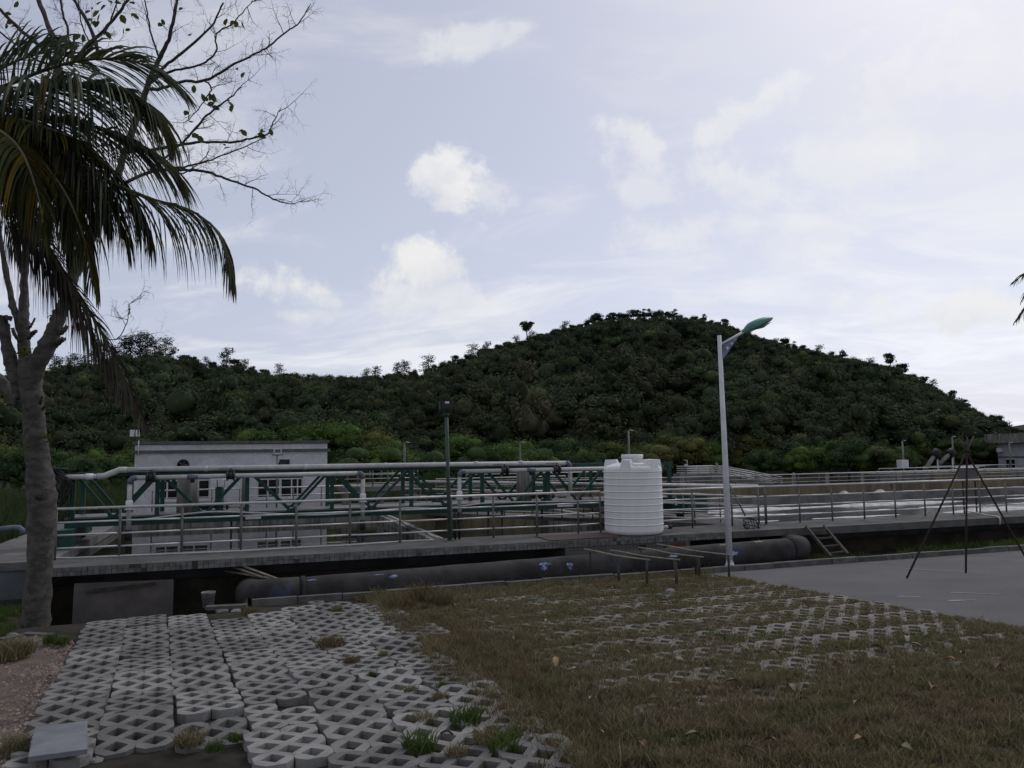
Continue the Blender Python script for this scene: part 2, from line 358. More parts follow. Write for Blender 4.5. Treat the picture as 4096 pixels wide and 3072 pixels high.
def fbm(x, y, seed=0, oct=4):
    s = 0; a = .5
    for i in range(oct): s = s + a * vnoise(x * 2 ** i, y * 2 ** i, seed + i); a *= .5
    return s / (1 - .5 ** oct)
def sstep(a, b, x): t = np.clip((np.asarray(x, float) - a) / (b - a), 0, 1); return t * t * (3 - 2 * t)
ONES = 'zeroth first second third fourth fifth sixth seventh eighth ninth tenth eleventh twelfth thirteenth fourteenth fifteenth sixteenth seventeenth eighteenth nineteenth'.split()
TENS = {20: 'twent', 30: 'thirt', 40: 'fort', 50: 'fift', 60: 'sixt', 70: 'sevent', 80: 'eight', 90: 'ninet'}
def ordn(n):
    if n < 20: return ONES[n]
    return TENS[n // 10 * 10] + ('ieth' if n % 10 == 0 else 'y-' + ONES[n % 10])
def proj(p):
    q = np.array(p, float) - EYE; w = q @ FW; return 512 + FPX * (q @ LX) / w, 384 - FPX * (q @ LY) / w

# ------------------------------------------------------------------ ground
DECK, V0, VR = 1.14, 16.3, 17.5          # deck height, deck front edge, railing line
def gh(u, v):
    u, v = np.asarray(u, float), np.asarray(v, float)
    z = G0 - GS * np.clip(v, -12, 14.4) + (fbm(u * .8, v * .8, 3) - .5) * .03 * (1 - sstep(8.5, 9.0, u))
    ditch = .16 + .012 * np.clip(u, 0, 40)
    z = np.where((v > 14.5) & (u > .05), z + (ditch - z) * sstep(14.5, 14.62, v), z)
    pit = sstep(13.9, 14.5, v) * sstep(-3.75, -3.45, u) * (1 - sstep(-.35, .05, u))
    z = np.where(u < .06, z * (1 - pit) - .1 * pit, z)
    z = np.where((u < -3.7) & (v > 14.4), z + (.42 - z) * sstep(14.4, 16.5, v), z)
    under = sstep(17.0, 17.3, v) * (1 - sstep(46.2, 46.6, v)) * sstep(-5.4, -5.0, u) * (1 - sstep(70, 72, u))
    z = np.where((v > 16.9) & ((u > -3.7) | (v > 17.7)), np.where(u < -5.3, .75, .7) * (1 - under) + (-1.3) * under, z)
    return z
def axis(lo, hi, step, far, k=1.35, extra=()):
    a = list(np.arange(lo, hi, step)); s = step
    x = hi
    while x < far: a.append(x); s *= k; x += s
    s = step; x = lo - step
    while x > -far: a.append(x); s *= k; x -= s
    return np.array(sorted(set(np.round(a + list(extra), 4))))
ua = axis(-8, 24, .25, 1500, extra=(-3.75, -3.45, -.35, .05, .07, -5.4, -5.0, -5.3, -3.71, -3.69, 70, 72)); va = axis(-2, 18, .25, 1500, extra=(14.5, 14.56, 14.62, 13.9, 14.41, 16.89, 16.91, 17.0, 17.3, 17.69, 17.71, 16.5, 46.2, 46.6))
Ug, Vg = np.meshgrid(ua, va); Zg = gh(Ug, Vg)
idx = np.arange(Ug.size).reshape(Ug.shape)
Fg = np.stack([idx[:-1, :-1], idx[:-1, 1:], idx[1:, 1:], idx[1:, :-1]], -1).reshape(-1, 4)
ground = link('ground', np_mesh('ground', np.stack([Ug, Vg, Zg], -1).reshape(-1, 3), Fg, True), 'soil'); tag(ground, kind='structure')

# road: a sheet just above the ground plane, its left edge ragged with grass
rd = MB(); us = [9.12, 10, 11, 12, 14, 17, 22, 30, 45, 80]; vs_ = list(np.arange(-12, 14.4, 1.2)) + [14.4]
rv = [(u, v, gz(max(v, -12)) + .008) for v in vs_ for u in us]; nU = len(us)
rd.add(rv, [(j * nU + i, j * nU + i + 1, (j + 1) * nU + i + 1, (j + 1) * nU + i) for j in range(len(vs_) - 1) for i in range(nU - 1)])
rdo = rd.build('road', 'asphalt'); tag(rdo, kind='structure')
for (x0, y0, x1, y1, w) in ((897, 597, 921, 597.4, .05), (948, 601.5, 975, 600.6, .05), (950, 593, 1000, 595, .03), (905, 569, 990, 573.5, .035)):
    a, b = gnd(x0, y0), gnd(x1, y1); d = (b - a) / np.linalg.norm(b - a); n_ = np.array([-d[1], d[0], 0]) * w
    mm = MB(); P = [a - n_, b - n_ * .6, b + n_ * .6, a + n_]
    mm.add([(p[0], p[1], gz(p[1]) + .013) for p in P], [(0, 1, 2, 3)]); mm.build('worn_marking', 'road_paint', rdo)

# kerb of separate stones
kb = thing('kerb', None, None, (10, 14.4, .5), kind='structure')
u = .12; k = 0
while u < 42:
    L = .78; dz = rng.uniform(-.012, .012)
    mm = MB(); mm.box((u, 14.40 + rng.uniform(-.012, .012), .3), (u + L - .02, 14.53, .645 + dz), .004); mm.build('kerb_stone', 'kerb', kb); u += L; k += 1
for (x0, y0, x1, y1) in ((0, 642, 22, 638), (24, 636, 52, 637.5)):
    a, b = gnd(x0, y0), gnd(x1, y1); mm = MB(); mm.beam(a + [0, 0, -.03], b + [0, 0, -.03], .12, .16); mm.build('kerb_stone', 'kerb', kb)

# gravel patch on the left
gp = [(-6.5, 3.0), (-1.3, 3.0), (-1.5, 6.6), (-1.75, 8.2), (-2.05, 10.3), (-2.25, 12.0), (-2.9, 13.0), (-3.3, 13.2), (-6.5, 12.6)]
mm = MB(); pts = []
for i in range(40):
    v = 3 + 10.0 * i / 39
    ur = np.interp(v, [3, 6.6, 8.2, 10.3, 12, 13], [-1.3, -1.35, -1.6, -1.9, -2.15, -2.7]) + .12 * math.sin(v * 3.1) + rng.uniform(-.05, .05)
    for j in range(14):
        uu = -6.5 + (ur + 6.5) * j / 13; pts.append((uu, v, float(gh(uu, v)) + .006 + .03 * vnoise(uu * 2, v * 2, 4) * (j < 13) * (0 < i < 39)))
mm.add(pts, [(i * 14 + j, i * 14 + j + 1, (i + 1) * 14 + j + 1, (i + 1) * 14 + j) for i in range(39) for j in range(13)], True)
tag(mm.build('gravel_path', 'gravel_ground'), kind='structure')
# loose gravel
n = 5200; V = []; F = []
gv = rng.uniform(4.5, 12.9, n); gl = np.interp(gv, [3, 6.6, 8.2, 10.3, 12, 13], [-1.3, -1.35, -1.6, -1.9, -2.15, -2.7]); gu = gl - .02 - rng.exponential(.55, n)
cube = np.array([(-1, 0, 0), (0, -1, 0), (1, 0, 0), (0, 1, 0), (0, 0, .8)]); cf = np.array([(0, 1, 4), (1, 2, 4), (2, 3, 4), (3, 0, 4)])
sz = rng.uniform(.006, .02, n) * (1 + (rng.random(n) < .04) * 1.6); an = rng.uniform(0, 6.28, n)
P = cube[None] * (1 + .4 * rng.uniform(-1, 1, (n, 5, 3))); ca, sa = np.cos(an)[:, None], np.sin(an)[:, None]
X = P[..., 0] * ca - P[..., 1] * sa; Y = P[..., 0] * sa + P[..., 1] * ca
V = np.stack([gu[:, None] + X * sz[:, None], gv[:, None] + Y * sz[:, None], (gh(gu, gv) + .018)[:, None] + P[..., 2] * sz[:, None] + 0 * X], -1).reshape(-1, 3)
F = (cf[None] + 5 * np.arange(n)[:, None, None]).reshape(-1, 3)
go = link('gravel', np_mesh('gravel', V, F), 'gravel'); tag(go, 'loose reddish gravel beside the paver blocks', 'gravel', kind='stuff')

# ------------------------------------------------------------------ hill
SIL = [(-300, 400), (-120, 385), (0, 378), (40, 370), (60, 366), (90, 363), (125, 356), (150, 351), (175, 356), (215, 366), (240, 366), (270, 372), (300, 375), (350, 378), (385, 376), (430, 369), (470, 356), (500, 346), (525, 339),
       (560, 331), (590, 324), (620, 319), (650, 317), (690, 318), (730, 326), (770, 340), (800, 349), (830, 356), (860, 361), (900, 369), (930, 386), (955, 402), (985, 418), (1005, 428), (1024, 434), (1100, 443), (1400, 447)]
sx_, sy_ = np.array(SIL).T
YR, YF = 230.0, 66.0
def hz(X, Y):
    X, Y = np.asarray(X, float), np.asarray(Y, float)
    px = 512 + 768 * X / np.maximum(.88 * Y + .12 * YR, 60)
    h = 3.2 + (450 - .012 * (px - 512) - np.interp(px, sx_, sy_) - 11) * YR / 768
    t = (Y - YF) / (YR - YF); tc = np.clip(t, 0, 1)
    p = .45 * tc + .55 * (tc * tc * (3 - 2 * tc))
    rel = (fbm(X / 38, Y / 46, 11, 4) - .5) * 17 * tc * (1 - tc) * 2.2
    z = .7 + (h - .7) * p + rel
    back = np.clip((Y - YR) / 90, 0, 1); z = z - back * back * 40 - np.clip(Y - YR, 0, 400) * .02
    return np.where(Y < YF, .3, np.maximum(z, .2))
xs = np.arange(-420, 421, 4.0); ys = np.concatenate([[YF - 4], np.arange(YF, 330, 4.0)]); XX, YY = np.meshgrid(xs, ys); ZZ = hz(XX, YY)
P = XX[..., None] * RIGHT + YY[..., None] * HEAD; P[..., 2] = ZZ
idx = np.arange(XX.size).reshape(XX.shape); Fh = np.stack([idx[:-1, :-1], idx[:-1, 1:], idx[1:, 1:], idx[1:, :-1]], -1).reshape(-1, 4)
hill = link('hill', np_mesh('hill', P.reshape(-1, 3), Fh, True), 'hill_soil'); tag(hill, kind='structure')
# a paler, farther hill seen at the right edge
xs2 = np.arange(150, 900, 12.0); mm = MB(); rows = []
for Y in (520, 560, 600, 640): rows.append([cw(x, Y, (3 + 22 * math.exp(-((x - 460) / 130) ** 2) + 5 * vnoise(x / 25, 1, 8)) * (1.0 if Y == 560 else .72 if Y == 600 else .1)) for x in xs2])
L = len(xs2); mm.add([p for r in rows for p in r], [(j * L + i, j * L + i + 1, (j + 1) * L + i + 1, (j + 1) * L + i) for j in range(3) for i in range(L - 1)], True)
tag(mm.build('hill', 'forest_leaf'), kind='structure')

def leaf_quads(Cn, Nr, size, r, jit=.42):
    """quads centred on Cn facing roughly Nr"""
    n = len(Cn); N = Nr + r.normal(0, jit, (n, 3)); N /= np.linalg.norm(N, axis=1, keepdims=True) + 1e-9
    A = np.cross(N, r.normal(0, 1, (n, 3))); A /= np.linalg.norm(A, axis=1, keepdims=True) + 1e-9; B = np.cross(N, A)
    s = (size * r.uniform(.55, 1.25, n))[:, None]; k = r.uniform(.5, 1.0, n)[:, None]
    V = np.stack([Cn - A * s, Cn - B * s * k * .8 + A * s * .2, Cn + A * s, Cn + B * s * k], 1).reshape(-1, 3)
    return V, (np.arange(n)[:, None] * 4 + np.arange(4)[None])
def crown(n, rx, rz, zc, size, seed, lobes=9, flat=False, cored=True):
    r = np.random.default_rng(seed); pts = []; nr = []; core = []
    if flat:                                         # layered pine
        for i in range(lobes):                       # loose clumps on side branches, open between
            t = (i + r.uniform(0, .8)) / lobes; zz = zc - rz + 2 * rz * t; a = r.uniform(0, 6.28); q = rx * (1.0 - .75 * t) * r.uniform(.25, 1.0)
            m_ = n // lobes + 1; d = r.normal(0, 1, (m_, 3)) * np.array([.27, .27, .1]) * rx * r.uniform(.7, 1.2)
            pts.append(np.array([math.cos(a) * q, math.sin(a) * q, zz]) + d); nr.append(np.tile((0, 0, 1.0), (m_, 1)) + r.normal(0, .4, (m_, 3)))
    else:
        for i in range(lobes):
            a = r.uniform(0, 6.28); q = math.sqrt(r.uniform(0, 1)) * .68; ze = r.uniform(-.6, .75); w = math.sqrt(max(.1, 1 - ze * ze * .8))
            c = np.array([math.cos(a) * q * rx * w, math.sin(a) * q * rx * w, zc + ze * rz * .75]); lr = r.uniform(.3, .55) * rx
            m_ = n // lobes + 1; d = r.normal(0, 1, (m_, 3)); d /= np.linalg.norm(d, axis=1, keepdims=True); d[:, 2] = np.where(d[:, 2] < -.35, -d[:, 2], d[:, 2])
            rad = r.uniform(.7, 1.15, m_)[:, None]; core.append((c, lr)) if cored else None
            pts.append(c + d * rad * lr * np.array([1, 1, .72])); nr.append(d + np.array([0, 0, .5]))
    V, F = leaf_quads(np.concatenate(pts), np.concatenate(nr), size, r)
    if core:
        CV, CF = [V], [F]; o = len(V)
        for c, lr in core:
            k, q = 9, 6; a = np.linspace(0, 2 * np.pi, k, endpoint=False); b = np.linspace(.12, np.pi - .12, q); A, B = np.meshgrid(a, b)
            P = np.stack([np.sin(B) * np.cos(A), np.sin(B) * np.sin(A), np.cos(B)], -1).reshape(-1, 3) * (lr * .66 * r.uniform(.75, 1.15, (k * q, 1))) * np.array([1, 1, .72]) + c
            f = [(i * k + j, i * k + (j + 1) % k, (i + 1) * k + (j + 1) % k, (i + 1) * k + j) for i in range(q - 1) for j in range(k)]
            CV.append(P); CF.append(np.array(f) + o); o += len(P)
        V, F = np.concatenate(CV), np.concatenate(CF)
    return V, F

# the hillside wood as one mass
def scatter_hill(n, y0, y1, seed):
    r = np.random.default_rng(seed); Y = np.sqrt(r.uniform(y0 ** 2, y1 ** 2, n)); X = r.uniform(-1, 1, n) * (.70 * Y + 12); return X, Y
X, Y = scatter_hill(5200, 70, 214, 5)
keep = fbm(X / 16, Y / 16, 21) > .1; X, Y = X[keep], Y[keep]; Z = hz(X, Y)
r5 = np.random.default_rng(55)
pcol = bpy.data.collections.new('wood_prototypes')
for i in range(12):
    if i < 8: v, f = crown(1000, 2.4, 2.0, 2.2, .12, 100 + i, 12)
    else: v, f = crown(900, 1.8, 2.6, 2.8, .12, 120 + i, 11)
    me = np_mesh('wood_crown', v, f); me.materials.append(MATS['forest_leaf' if i % 4 else 'forest_leaf_b']); ob = bpy.data.objects.new('wood_crown_%02d' % i, me); pcol.objects.link(ob)
nP = len(X); PW = X[:, None] * RIGHT + Y[:, None] * HEAD; PW[:, 2] = Z - .7
me = bpy.data.meshes.new('hillside_wood'); me.vertices.add(nP); me.vertices.foreach_set('co', PW.astype(np.float32).ravel())
for nm, tp, vals in (('pick', 'INT', r5.integers(0, 12, nP).astype(np.int32)), ('rot', 'FLOAT', r5.uniform(0, 6.28, nP).astype(np.float32)), ('siz', 'FLOAT_VECTOR', None)):
    at = me.attributes.new(nm, tp, 'POINT')
    if nm == 'siz':
        s_w = r5.uniform(.5, 1.25, nP) * np.where(Y < 185, 1.0, .75) * (1 + .5 * (r5.random(nP) < .15)); zs_w = s_w * r5.uniform(.7, 1.45, nP); pxw = 512 + 768 * X / Y; room = np.maximum((450 - .012 * (pxw - 512) - np.interp(pxw, sx_, sy_) + 3) * Y / 768 + 3.2 - (Z - .7), .8); k_w = np.minimum(1, room / (4.9 * zs_w)); s_w = s_w * np.maximum(k_w, .45); zs_w = zs_w * k_w; at.data.foreach_set('vector', np.stack([s_w * r5.uniform(.85, 1.15, nP), s_w, zs_w], 1).astype(np.float32).ravel())
    else: at.data.foreach_set('value', vals)
me.update(); wood = bpy.data.objects.new('hillside_wood', me); C.objects.link(wood); me.materials.append(MATS['forest_leaf'])
ng = bpy.data.node_groups.new('wood_scatter', 'GeometryNodeTree'); ng.interface.new_socket('Geometry', in_out='INPUT', socket_type='NodeSocketGeometry'); ng.interface.new_socket('Geometry', in_out='OUTPUT', socket_type='NodeSocketGeometry')
gi, go_, ci, ip = nd(ng, 'NodeGroupInput'), nd(ng, 'NodeGroupOutput'), nd(ng, 'GeometryNodeCollectionInfo'), nd(ng, 'GeometryNodeInstanceOnPoints')
ci.inputs['Collection'].default_value = pcol; ci.inputs['Separate Children'].default_value = True; ci.inputs['Reset Children'].default_value = True; ip.inputs['Pick Instance'].default_value = True
def named(nm, tp): n_ = nd(ng, 'GeometryNodeInputNamedAttribute', data_type=tp); n_.inputs['Name'].default_value = nm; return n_.outputs['Attribute']
cx_ = nd(ng, 'ShaderNodeCombineXYZ'); ng.links.new(named('rot', 'FLOAT'), cx_.inputs[2])
ng.links.new(gi.outputs[0], ip.inputs['Points']); ng.links.new(ci.outputs[0], ip.inputs['Instance']); ng.links.new(named('pick', 'INT'), ip.inputs['Instance Index']); ng.links.new(cx_.outputs[0], ip.inputs['Rotation']); ng.links.new(named('siz', 'FLOAT_VECTOR'), ip.inputs['Scale']); ng.links.new(ip.outputs[0], go_.inputs[0])
wood.modifiers.new('scatter', 'NODES').node_group = ng
tag(wood, 'dense dark green wood covering the whole hillside', 'woodland', kind='stuff')

def tree_proto(kind, seed):
    r = np.random.default_rng(seed); tr = MB()
    if kind == 'broad':
        h = 5.0; cv, cf_ = crown(4200, 2.7, 2.3, 3.1, .1, seed, 24); tr.tube([(0, 0, -.4), (.1, 0, 1.2), (.0, .1, 2.6)], [.2, .16, .08], 7)
        for i in range(4): a = i * 1.6 + r.uniform(0, 1); tr.tube([(.05, .05, 1.3), (math.cos(a) * .7, math.sin(a) * .7, 2.3), (math.cos(a) * 1.4, math.sin(a) * 1.4, 3.2)], [.09, .06, .03], 5)
    elif kind == 'bush':
        cv, cf_ = crown(4600, 3.0, 2.5, 2.0, .1, seed, 28); tr.tube([(0, 0, -.4), (0, .1, 1.0), (.1, 0, 2.2)], [.18, .14, .06], 6)
    elif kind == 'round':
        cv, cf_ = crown(800, 2.1, 1.7, 3.6, .14, seed, 10); tr.tube([(0, 0, -1.2), (.1, 0, 1.5), (0, .1, 3.6)], [.17, .13, .06], 6)
    elif kind == 'thin':
        cv, cf_ = crown(760, 1.6, 1.7, 4.3, .19, seed, 11, False, False); tr.tube([(0, 0, -1.2), (.15, 0, 2.0), (0, .1, 5.0)], [.14, .1, .04], 5)
        for i in range(5): a = r.uniform(0, 6.28); z = r.uniform(2, 4); tr.tube([(0.1, 0, z), (math.cos(a) * 1.1, math.sin(a) * 1.1, z + 1.0)], [.05, .02], 4)
    else:
        cv, cf_ = crown(1000, 2.1, 2.1, 4.0, .18, seed, 17, True); tr.tube([(0, 0, -1.2), (.1, 0, 2.2), (0, 0, 6.0)], [.15, .1, .03], 5)
    return np_mesh('crown', cv, cf_), tr.mesh('trunk')
TP = {k: [tree_proto(k, 300 + 17 * j + i) for i in range(4)] for j, k in enumerate(('broad', 'bush', 'round', 'thin', 'pine'))}
TM = {}
def tree_mesh(kind, i, leaf):
    key = (kind, i, leaf)
    if key not in TM:
        a, b = TP[kind][i]; a = a.copy(); b = b.copy(); a.materials.append(MATS[leaf]); b.materials.append(MATS['trunk_far']); TM[key] = (a, b)
    return TM[key]
def put_tree(name, kind, leaf, p, s, r, sz=None):
    a, b = tree_mesh(kind, int(r.integers(0, 4)), leaf); t_ = thing(name, None, 'tree', p); t_.rotation_euler = (0, 0, r.uniform(0, 6.28)); t_.scale = (s, s, s if sz is None else sz)
    for nm, me in (('crown', a), ('trunk', b)): o_ = bpy.data.objects.new(nm, me); C.objects.link(o_); o_.parent = t_
    return t_
def label_row(lst, fmt, group):
    lst.sort(key=lambda e: e[0])
    for i, (x, t_) in enumerate(lst): tag(t_, fmt % ordn(i + 1), None, group)
# trees along the ridge, at pixels read off the skyline
r6 = np.random.default_rng(66)
ridge = {'left': [], 'valley': [], 'shoulder': [], 'crest': [], 'flank': []}
def ridge_tree(px, kind, s, zone, dy=0.0):
    Yr = YR - 3 + dy + r6.uniform(-3, 3); Xr = (px - 512) / 768 * Yr; p = cw(Xr, Yr, float(hz(Xr, Yr)) - .3)
    leaf = {'pine': 'pine_leaf'}.get(kind, 'ridge_leaf'); ridge[zone].append((px, put_tree('pine_tree' if kind in ('pine', 'thin') else 'ridge_tree', kind, leaf, p, s * 1.25, r6)))
for px in (8, 22, 50, 58, 66, 74, 82, 90, 96): ridge_tree(px + r6.uniform(-2, 2), 'pine', r6.uniform(.75, 1.0), 'left')
for px, s in ((112, .9), (121, 1.2), (128, 1.25), (137, 1.25), (145, 1.2), (152, .95), (163, 1.1), (171, .8), (205, .7), (225, 1.15), (243, .75), (238, .6)): ridge_tree(px, 'pine', s, 'left')
for px, s in ((233, .9), (193, .8), (213, .8), (184, .75)): ridge_tree(px, 'round', s, 'left')
for px, s, k in ((262, .6, 'round'), (278, .8, 'pine'), (290, .6, 'round'), (302, .5, 'pine'), (313, .55, 'pine'), (326, .5, 'round'), (340, .55, 'pine'), (352, .5, 'round'), (366, .8, 'pine'), (375, .85, 'pine'), (388, .6, 'round'), (397, .9, 'pine'), (404, .95, 'pine')): ridge_tree(px, k, s, 'valley')
for px, s, k in ((412, .6, 'round'), (428, 1.0, 'pine'), (436, .7, 'round'), (444, .6, 'pine'), (455, .75, 'thin'), (463, .5, 'round'), (469, .7, 'round'), (473, .9, 'pine'), (480, .75, 'round'), (487, .8, 'pine'), (497, .75, 'round'), (508, .7, 'round'), (517, .7, 'pine'), (527, 1.35, 'thin'), (533, .7, 'pine'), (541, .7, 'round'), (550, .65, 'round'), (558, .75, 'round'), (566, .8, 'pine'), (573, .8, 'round')): ridge_tree(px, k, s, 'shoulder')
for px, s, k in ((580, .75, 'round'), (588, .8, 'round'), (596, 1.05, 'round'), (603, .85, 'thin'), (610, .8, 'thin'), (616, .85, 'thin'), (622, .8, 'thin'), (628, .85, 'round'), (634, .85, 'thin'), (640, .9, 'thin'), (646, .85, 'thin'), (651, .9, 'thin'), (657, .85, 'round'), (663, .9, 'thin'), (669, .85, 'thin'), (675, .9, 'thin'), (682, .7, 'round'), (690, .65, 'round'), (697, .7, 'round'), (706, .8, 'thin'), (712, .7, 'round'), (720, .7, 'round'), (729, .85, 'thin')): ridge_tree(px, k, s, 'crest')
for px, s, k in ((740, .6, 'round'), (748, .55, 'pine'), (757, .6, 'round'), (768, .55, 'round'), (778, .6, 'pine'), (787, .85, 'round'), (797, .75, 'thin'), (806, .8, 'round'), (821, .8, 'pine'), (833, .75, 'round'), (845, .85, 'thin'), (856, .6, 'pine'), (866, .5, 'pine'), (873, .7, 'pine'), (885, .65, 'round'), (893, 1.15, 'thin'), (903, .95, 'round'), (914, .7, 'round'), (925, .85, 'thin'), (934, .8, 'pine'), (944, .6, 'round'), (952, .9, 'thin'), (960, .7, 'pine'), (966, .9, 'thin'), (977, .55, 'round'), (995, .95, 'round'), (1006, .6, 'round'), (1015, .6, 'round')): ridge_tree(px, k, s, 'flank')
label_row(ridge['left'], '%s tree from the left on the low ridge behind the white building', 'trees on the left ridge')
label_row(ridge['valley'], '%s tree from the left on the saddle between the two ridges', 'trees on the saddle')
label_row(ridge['shoulder'], '%s tree from the left climbing the left shoulder of the hill', 'trees on the hill shoulder')
label_row(ridge['crest'], '%s tree from the left on the top crest of the hill', 'trees on the hill crest')
label_row(ridge['flank'], '%s tree from the left on the right-hand skyline of the hill', 'trees on the right flank')
# larger single trees standing out of the hillside
mid = []
X, Y = scatter_hill(330, 78, 190, 17)
for i in range(len(X)):
    p = cw(X[i], Y[i], float(hz(X[i], Y[i])) - .5); px, py = proj(p + [0, 0, 2])
    if 8 < px < 1016 and len(mid) < 96 and proj(p + [0, 0, 6.2])[1] > np.interp(px, sx_, sy_): mid.append((px, put_tree('hillside_tree', ('round', 'broad', 'round')[i % 3], ('ridge_leaf', 'foot_leaf_d', 'foot_leaf_b')[int(r6.integers(0, 3))], p, r6.uniform(.8, 1.25), r6)))
label_row(mid, '%s rounded tree from the left standing out of the wooded hillside', 'rounded trees on the hillside')
# the belt of brighter trees at the foot of the hill
foot = {k: [] for k in 'abcde'}
def foot_tree(px, top, d, leaf, kind='broad'):
    X_ = (px - 512) / 768 * d; zt = 3.2 + (450 - .012 * (px - 512) - top) * d / 768; s = max(.62, (zt - .7) / 4.4)
    s2 = s * r6.uniform(.95, 1.15); z_ = zone_of(px)
    foot[z_].append((px, put_tree('broadleaf_tree', kind, leaf, cw(X_, d, .6), s2, r6, s)))
def zone_of(px): return 'a' if px < 132 else 'b' if px < 330 else 'c' if px < 600 else 'd' if px < 735 else 'e'
A, B_, C_, D_ = 'foot_leaf_a', 'foot_leaf_b', 'foot_leaf_c', 'foot_leaf_d'
for px, top, d, lf in ((-12, 470, 50, D_), (6, 452, 60, C_), (22, 455, 55, B_), (30, 470, 47, D_), (60, 462, 58, D_), (76, 466, 48, D_), (90, 458, 55, A), (104, 462, 50, D_), (116, 455, 60, B_), (126, 458, 52, A),
                       (150, 445, 66, D_), (200, 444, 66, D_), (255, 436, 70, A), (285, 434, 72, A), (310, 436, 66, A),
                       (336, 431, 60, A), (352, 446, 52, D_), (372, 439, 60, C_), (384, 446, 55, B_), (398, 444, 52, A), (412, 446, 56, D_), (430, 450, 50, D_), (446, 444, 60, A), (462, 442, 58, A), (476, 446, 54, D_), (490, 447, 60, B_), (505, 441, 60, A), (518, 438, 62, A), (532, 448, 54, A), (545, 447, 58, D_), (558, 444, 60, D_), (572, 446, 62, A), (586, 452, 54, D_),
                       (606, 450, 62, B_), (622, 446, 64, B_), (640, 442, 66, B_), (656, 444, 64, C_), (672, 440, 70, B_), (690, 444, 66, C_), (706, 440, 70, A), (724, 438, 72, C_),
                       (744, 441, 72, C_), (760, 446, 66, D_), (778, 440, 74, A), (796, 448, 66, A), (812, 444, 70, D_), (828, 446, 62, A), (846, 452, 58, D_), (862, 446, 68, A), (878, 446, 64, B_), (896, 447, 66, D_), (912, 446, 70, A), (930, 444, 72, A), (948, 447, 70, D_), (966, 448, 72, D_), (984, 450, 74, D_), (1004, 446, 80, D_), (1026, 446, 80, D_)):
    foot_tree(px, top - 2, d, lf, 'bush' if (px * 7) % 3 else 'broad')
label_row(foot['a'], '%s bushy tree from the left in the belt left of the white building', 'trees at the foot of the hill')
label_row(foot['b'], '%s leafy tree from the left rising behind the white building roof', 'trees at the foot of the hill')
label_row(foot['c'], '%s leafy tree from the left behind the green truss bridge', 'trees at the foot of the hill')
label_row(foot['d'], '%s leafy tree from the left behind the white tank and lamp post', 'trees at the foot of the hill')
label_row(foot['e'], '%s leafy tree from the left behind the far railing right of the lamp', 'trees at the foot of the hill')

# ------------------------------------------------------------------ settling tank: decks, walls, water
WA, WB = .5, .74
tk = thing('settling_tank', 'grey concrete settling tank with tiled front edge and walkways', 'tank', (3, 17, 0))
def part(name, mat, par, a, b, jit=0): mm = MB(); mm.box(a, b, jit); return mm.build(name, mat, par)
deck = part('deck', 'deck_concrete', tk, (-3.78, V0, DECK - .16), (13.2, 17.9, DECK))
part('inner_wall', 'under_wall', tk, (-3.6, 17.55, -1.3), (13.2, 17.87, DECK - .163))
part('front_wall', 'blue_wall', tk, (-14, 17.55, -.3), (-3.783, 17.88, DECK - .163)); part('return_wall', 'under_wall', tk, (-3.77, 16.4, -.3), (-3.6, 17.54, DECK - .163)); part('front_walkway', 'concrete', tk, (-14, 17.5, DECK - .16), (-3.783, 17.9, DECK - .004))
part('left_walkway', 'concrete', tk, (-5.5, 17.903, DECK - .2), (-3.62, 27, DECK - .002))
part('left_wall', 'wall_stained', tk, (-4.2, 17.88, -1.2), (-3.66, 26.2, DECK - .203))
part('far_wall', 'wall_stained', tk, (-3.66, 26.0, -1.2), (4.3, 26.4, DECK + .02)); part('far_wall', 'wall_ochre_dark', tk, (4.303, 26.0, -1.2), (13.2, 26.4, DECK + .02))
part('far_walkway', 'deck_concrete', tk, (-3.66, 26.403, DECK - .2), (13.2, 31.5, DECK + .0))
part('partition_wall', 'wall_stained', tk, (4.15, 17.87, -1.2), (4.5, 25.998, DECK - .03))
part('partition_wall', 'wall_stained', tk, (10.2, 17.87, -1.2), (10.5, 25.998, DECK - .03))
part('right_walkway', 'deck_concrete', tk, (11.9, 17.903, DECK - .16), (13.2, 25.998, DECK - .003))
part('right_wall', 'wall_stained', tk, (12.0, 17.9, -1.2), (13.1, 25.996, DECK - .163))
blk = part('support_block', 'block_tile', tk, (6.85, V0 + .03, -.2), (10.1, 17.5, DECK - .163))
part('recess', 'dark_inside', blk, (8.72, V0 + .021, .2), (8.9, V0 + .04, DECK - .2)); part('rust_stain', 'rust', blk, (9.55, V0 + .02, .1), (9.98, V0 + .05, DECK - .2))
part('recess', 'dark_inside', blk, (9.36, V0 + .021, .2), (9.46, V0 + .04, DECK - .2))
# edge tiles, two courses
tmesh = MB().box((0, -.012, 0), (.092, .0, .072)).mesh('tile'); tmesh.materials.append(MATS['fascia_tile'])
part('edge_bed', 'grout', deck, (-3.78, V0 - .004, DECK - .158), (11.3, V0 + .002, DECK - .003))
for c_ in range(150):
    for q in range(2):
        if rng.random() < .02: continue
        o_ = link('tile', tmesh, None, deck, (-3.77 + c_ * .1 + rng.uniform(-.003, .003), V0 - .004 - rng.uniform(0, .004), DECK - .155 + q * .078)); o_.rotation_euler = (0, rng.uniform(-.02, .02), 0)
mm = MB(); mm.box((-14, V0 - .03, DECK + .001), (-14.01, V0 - .02, DECK + .002))
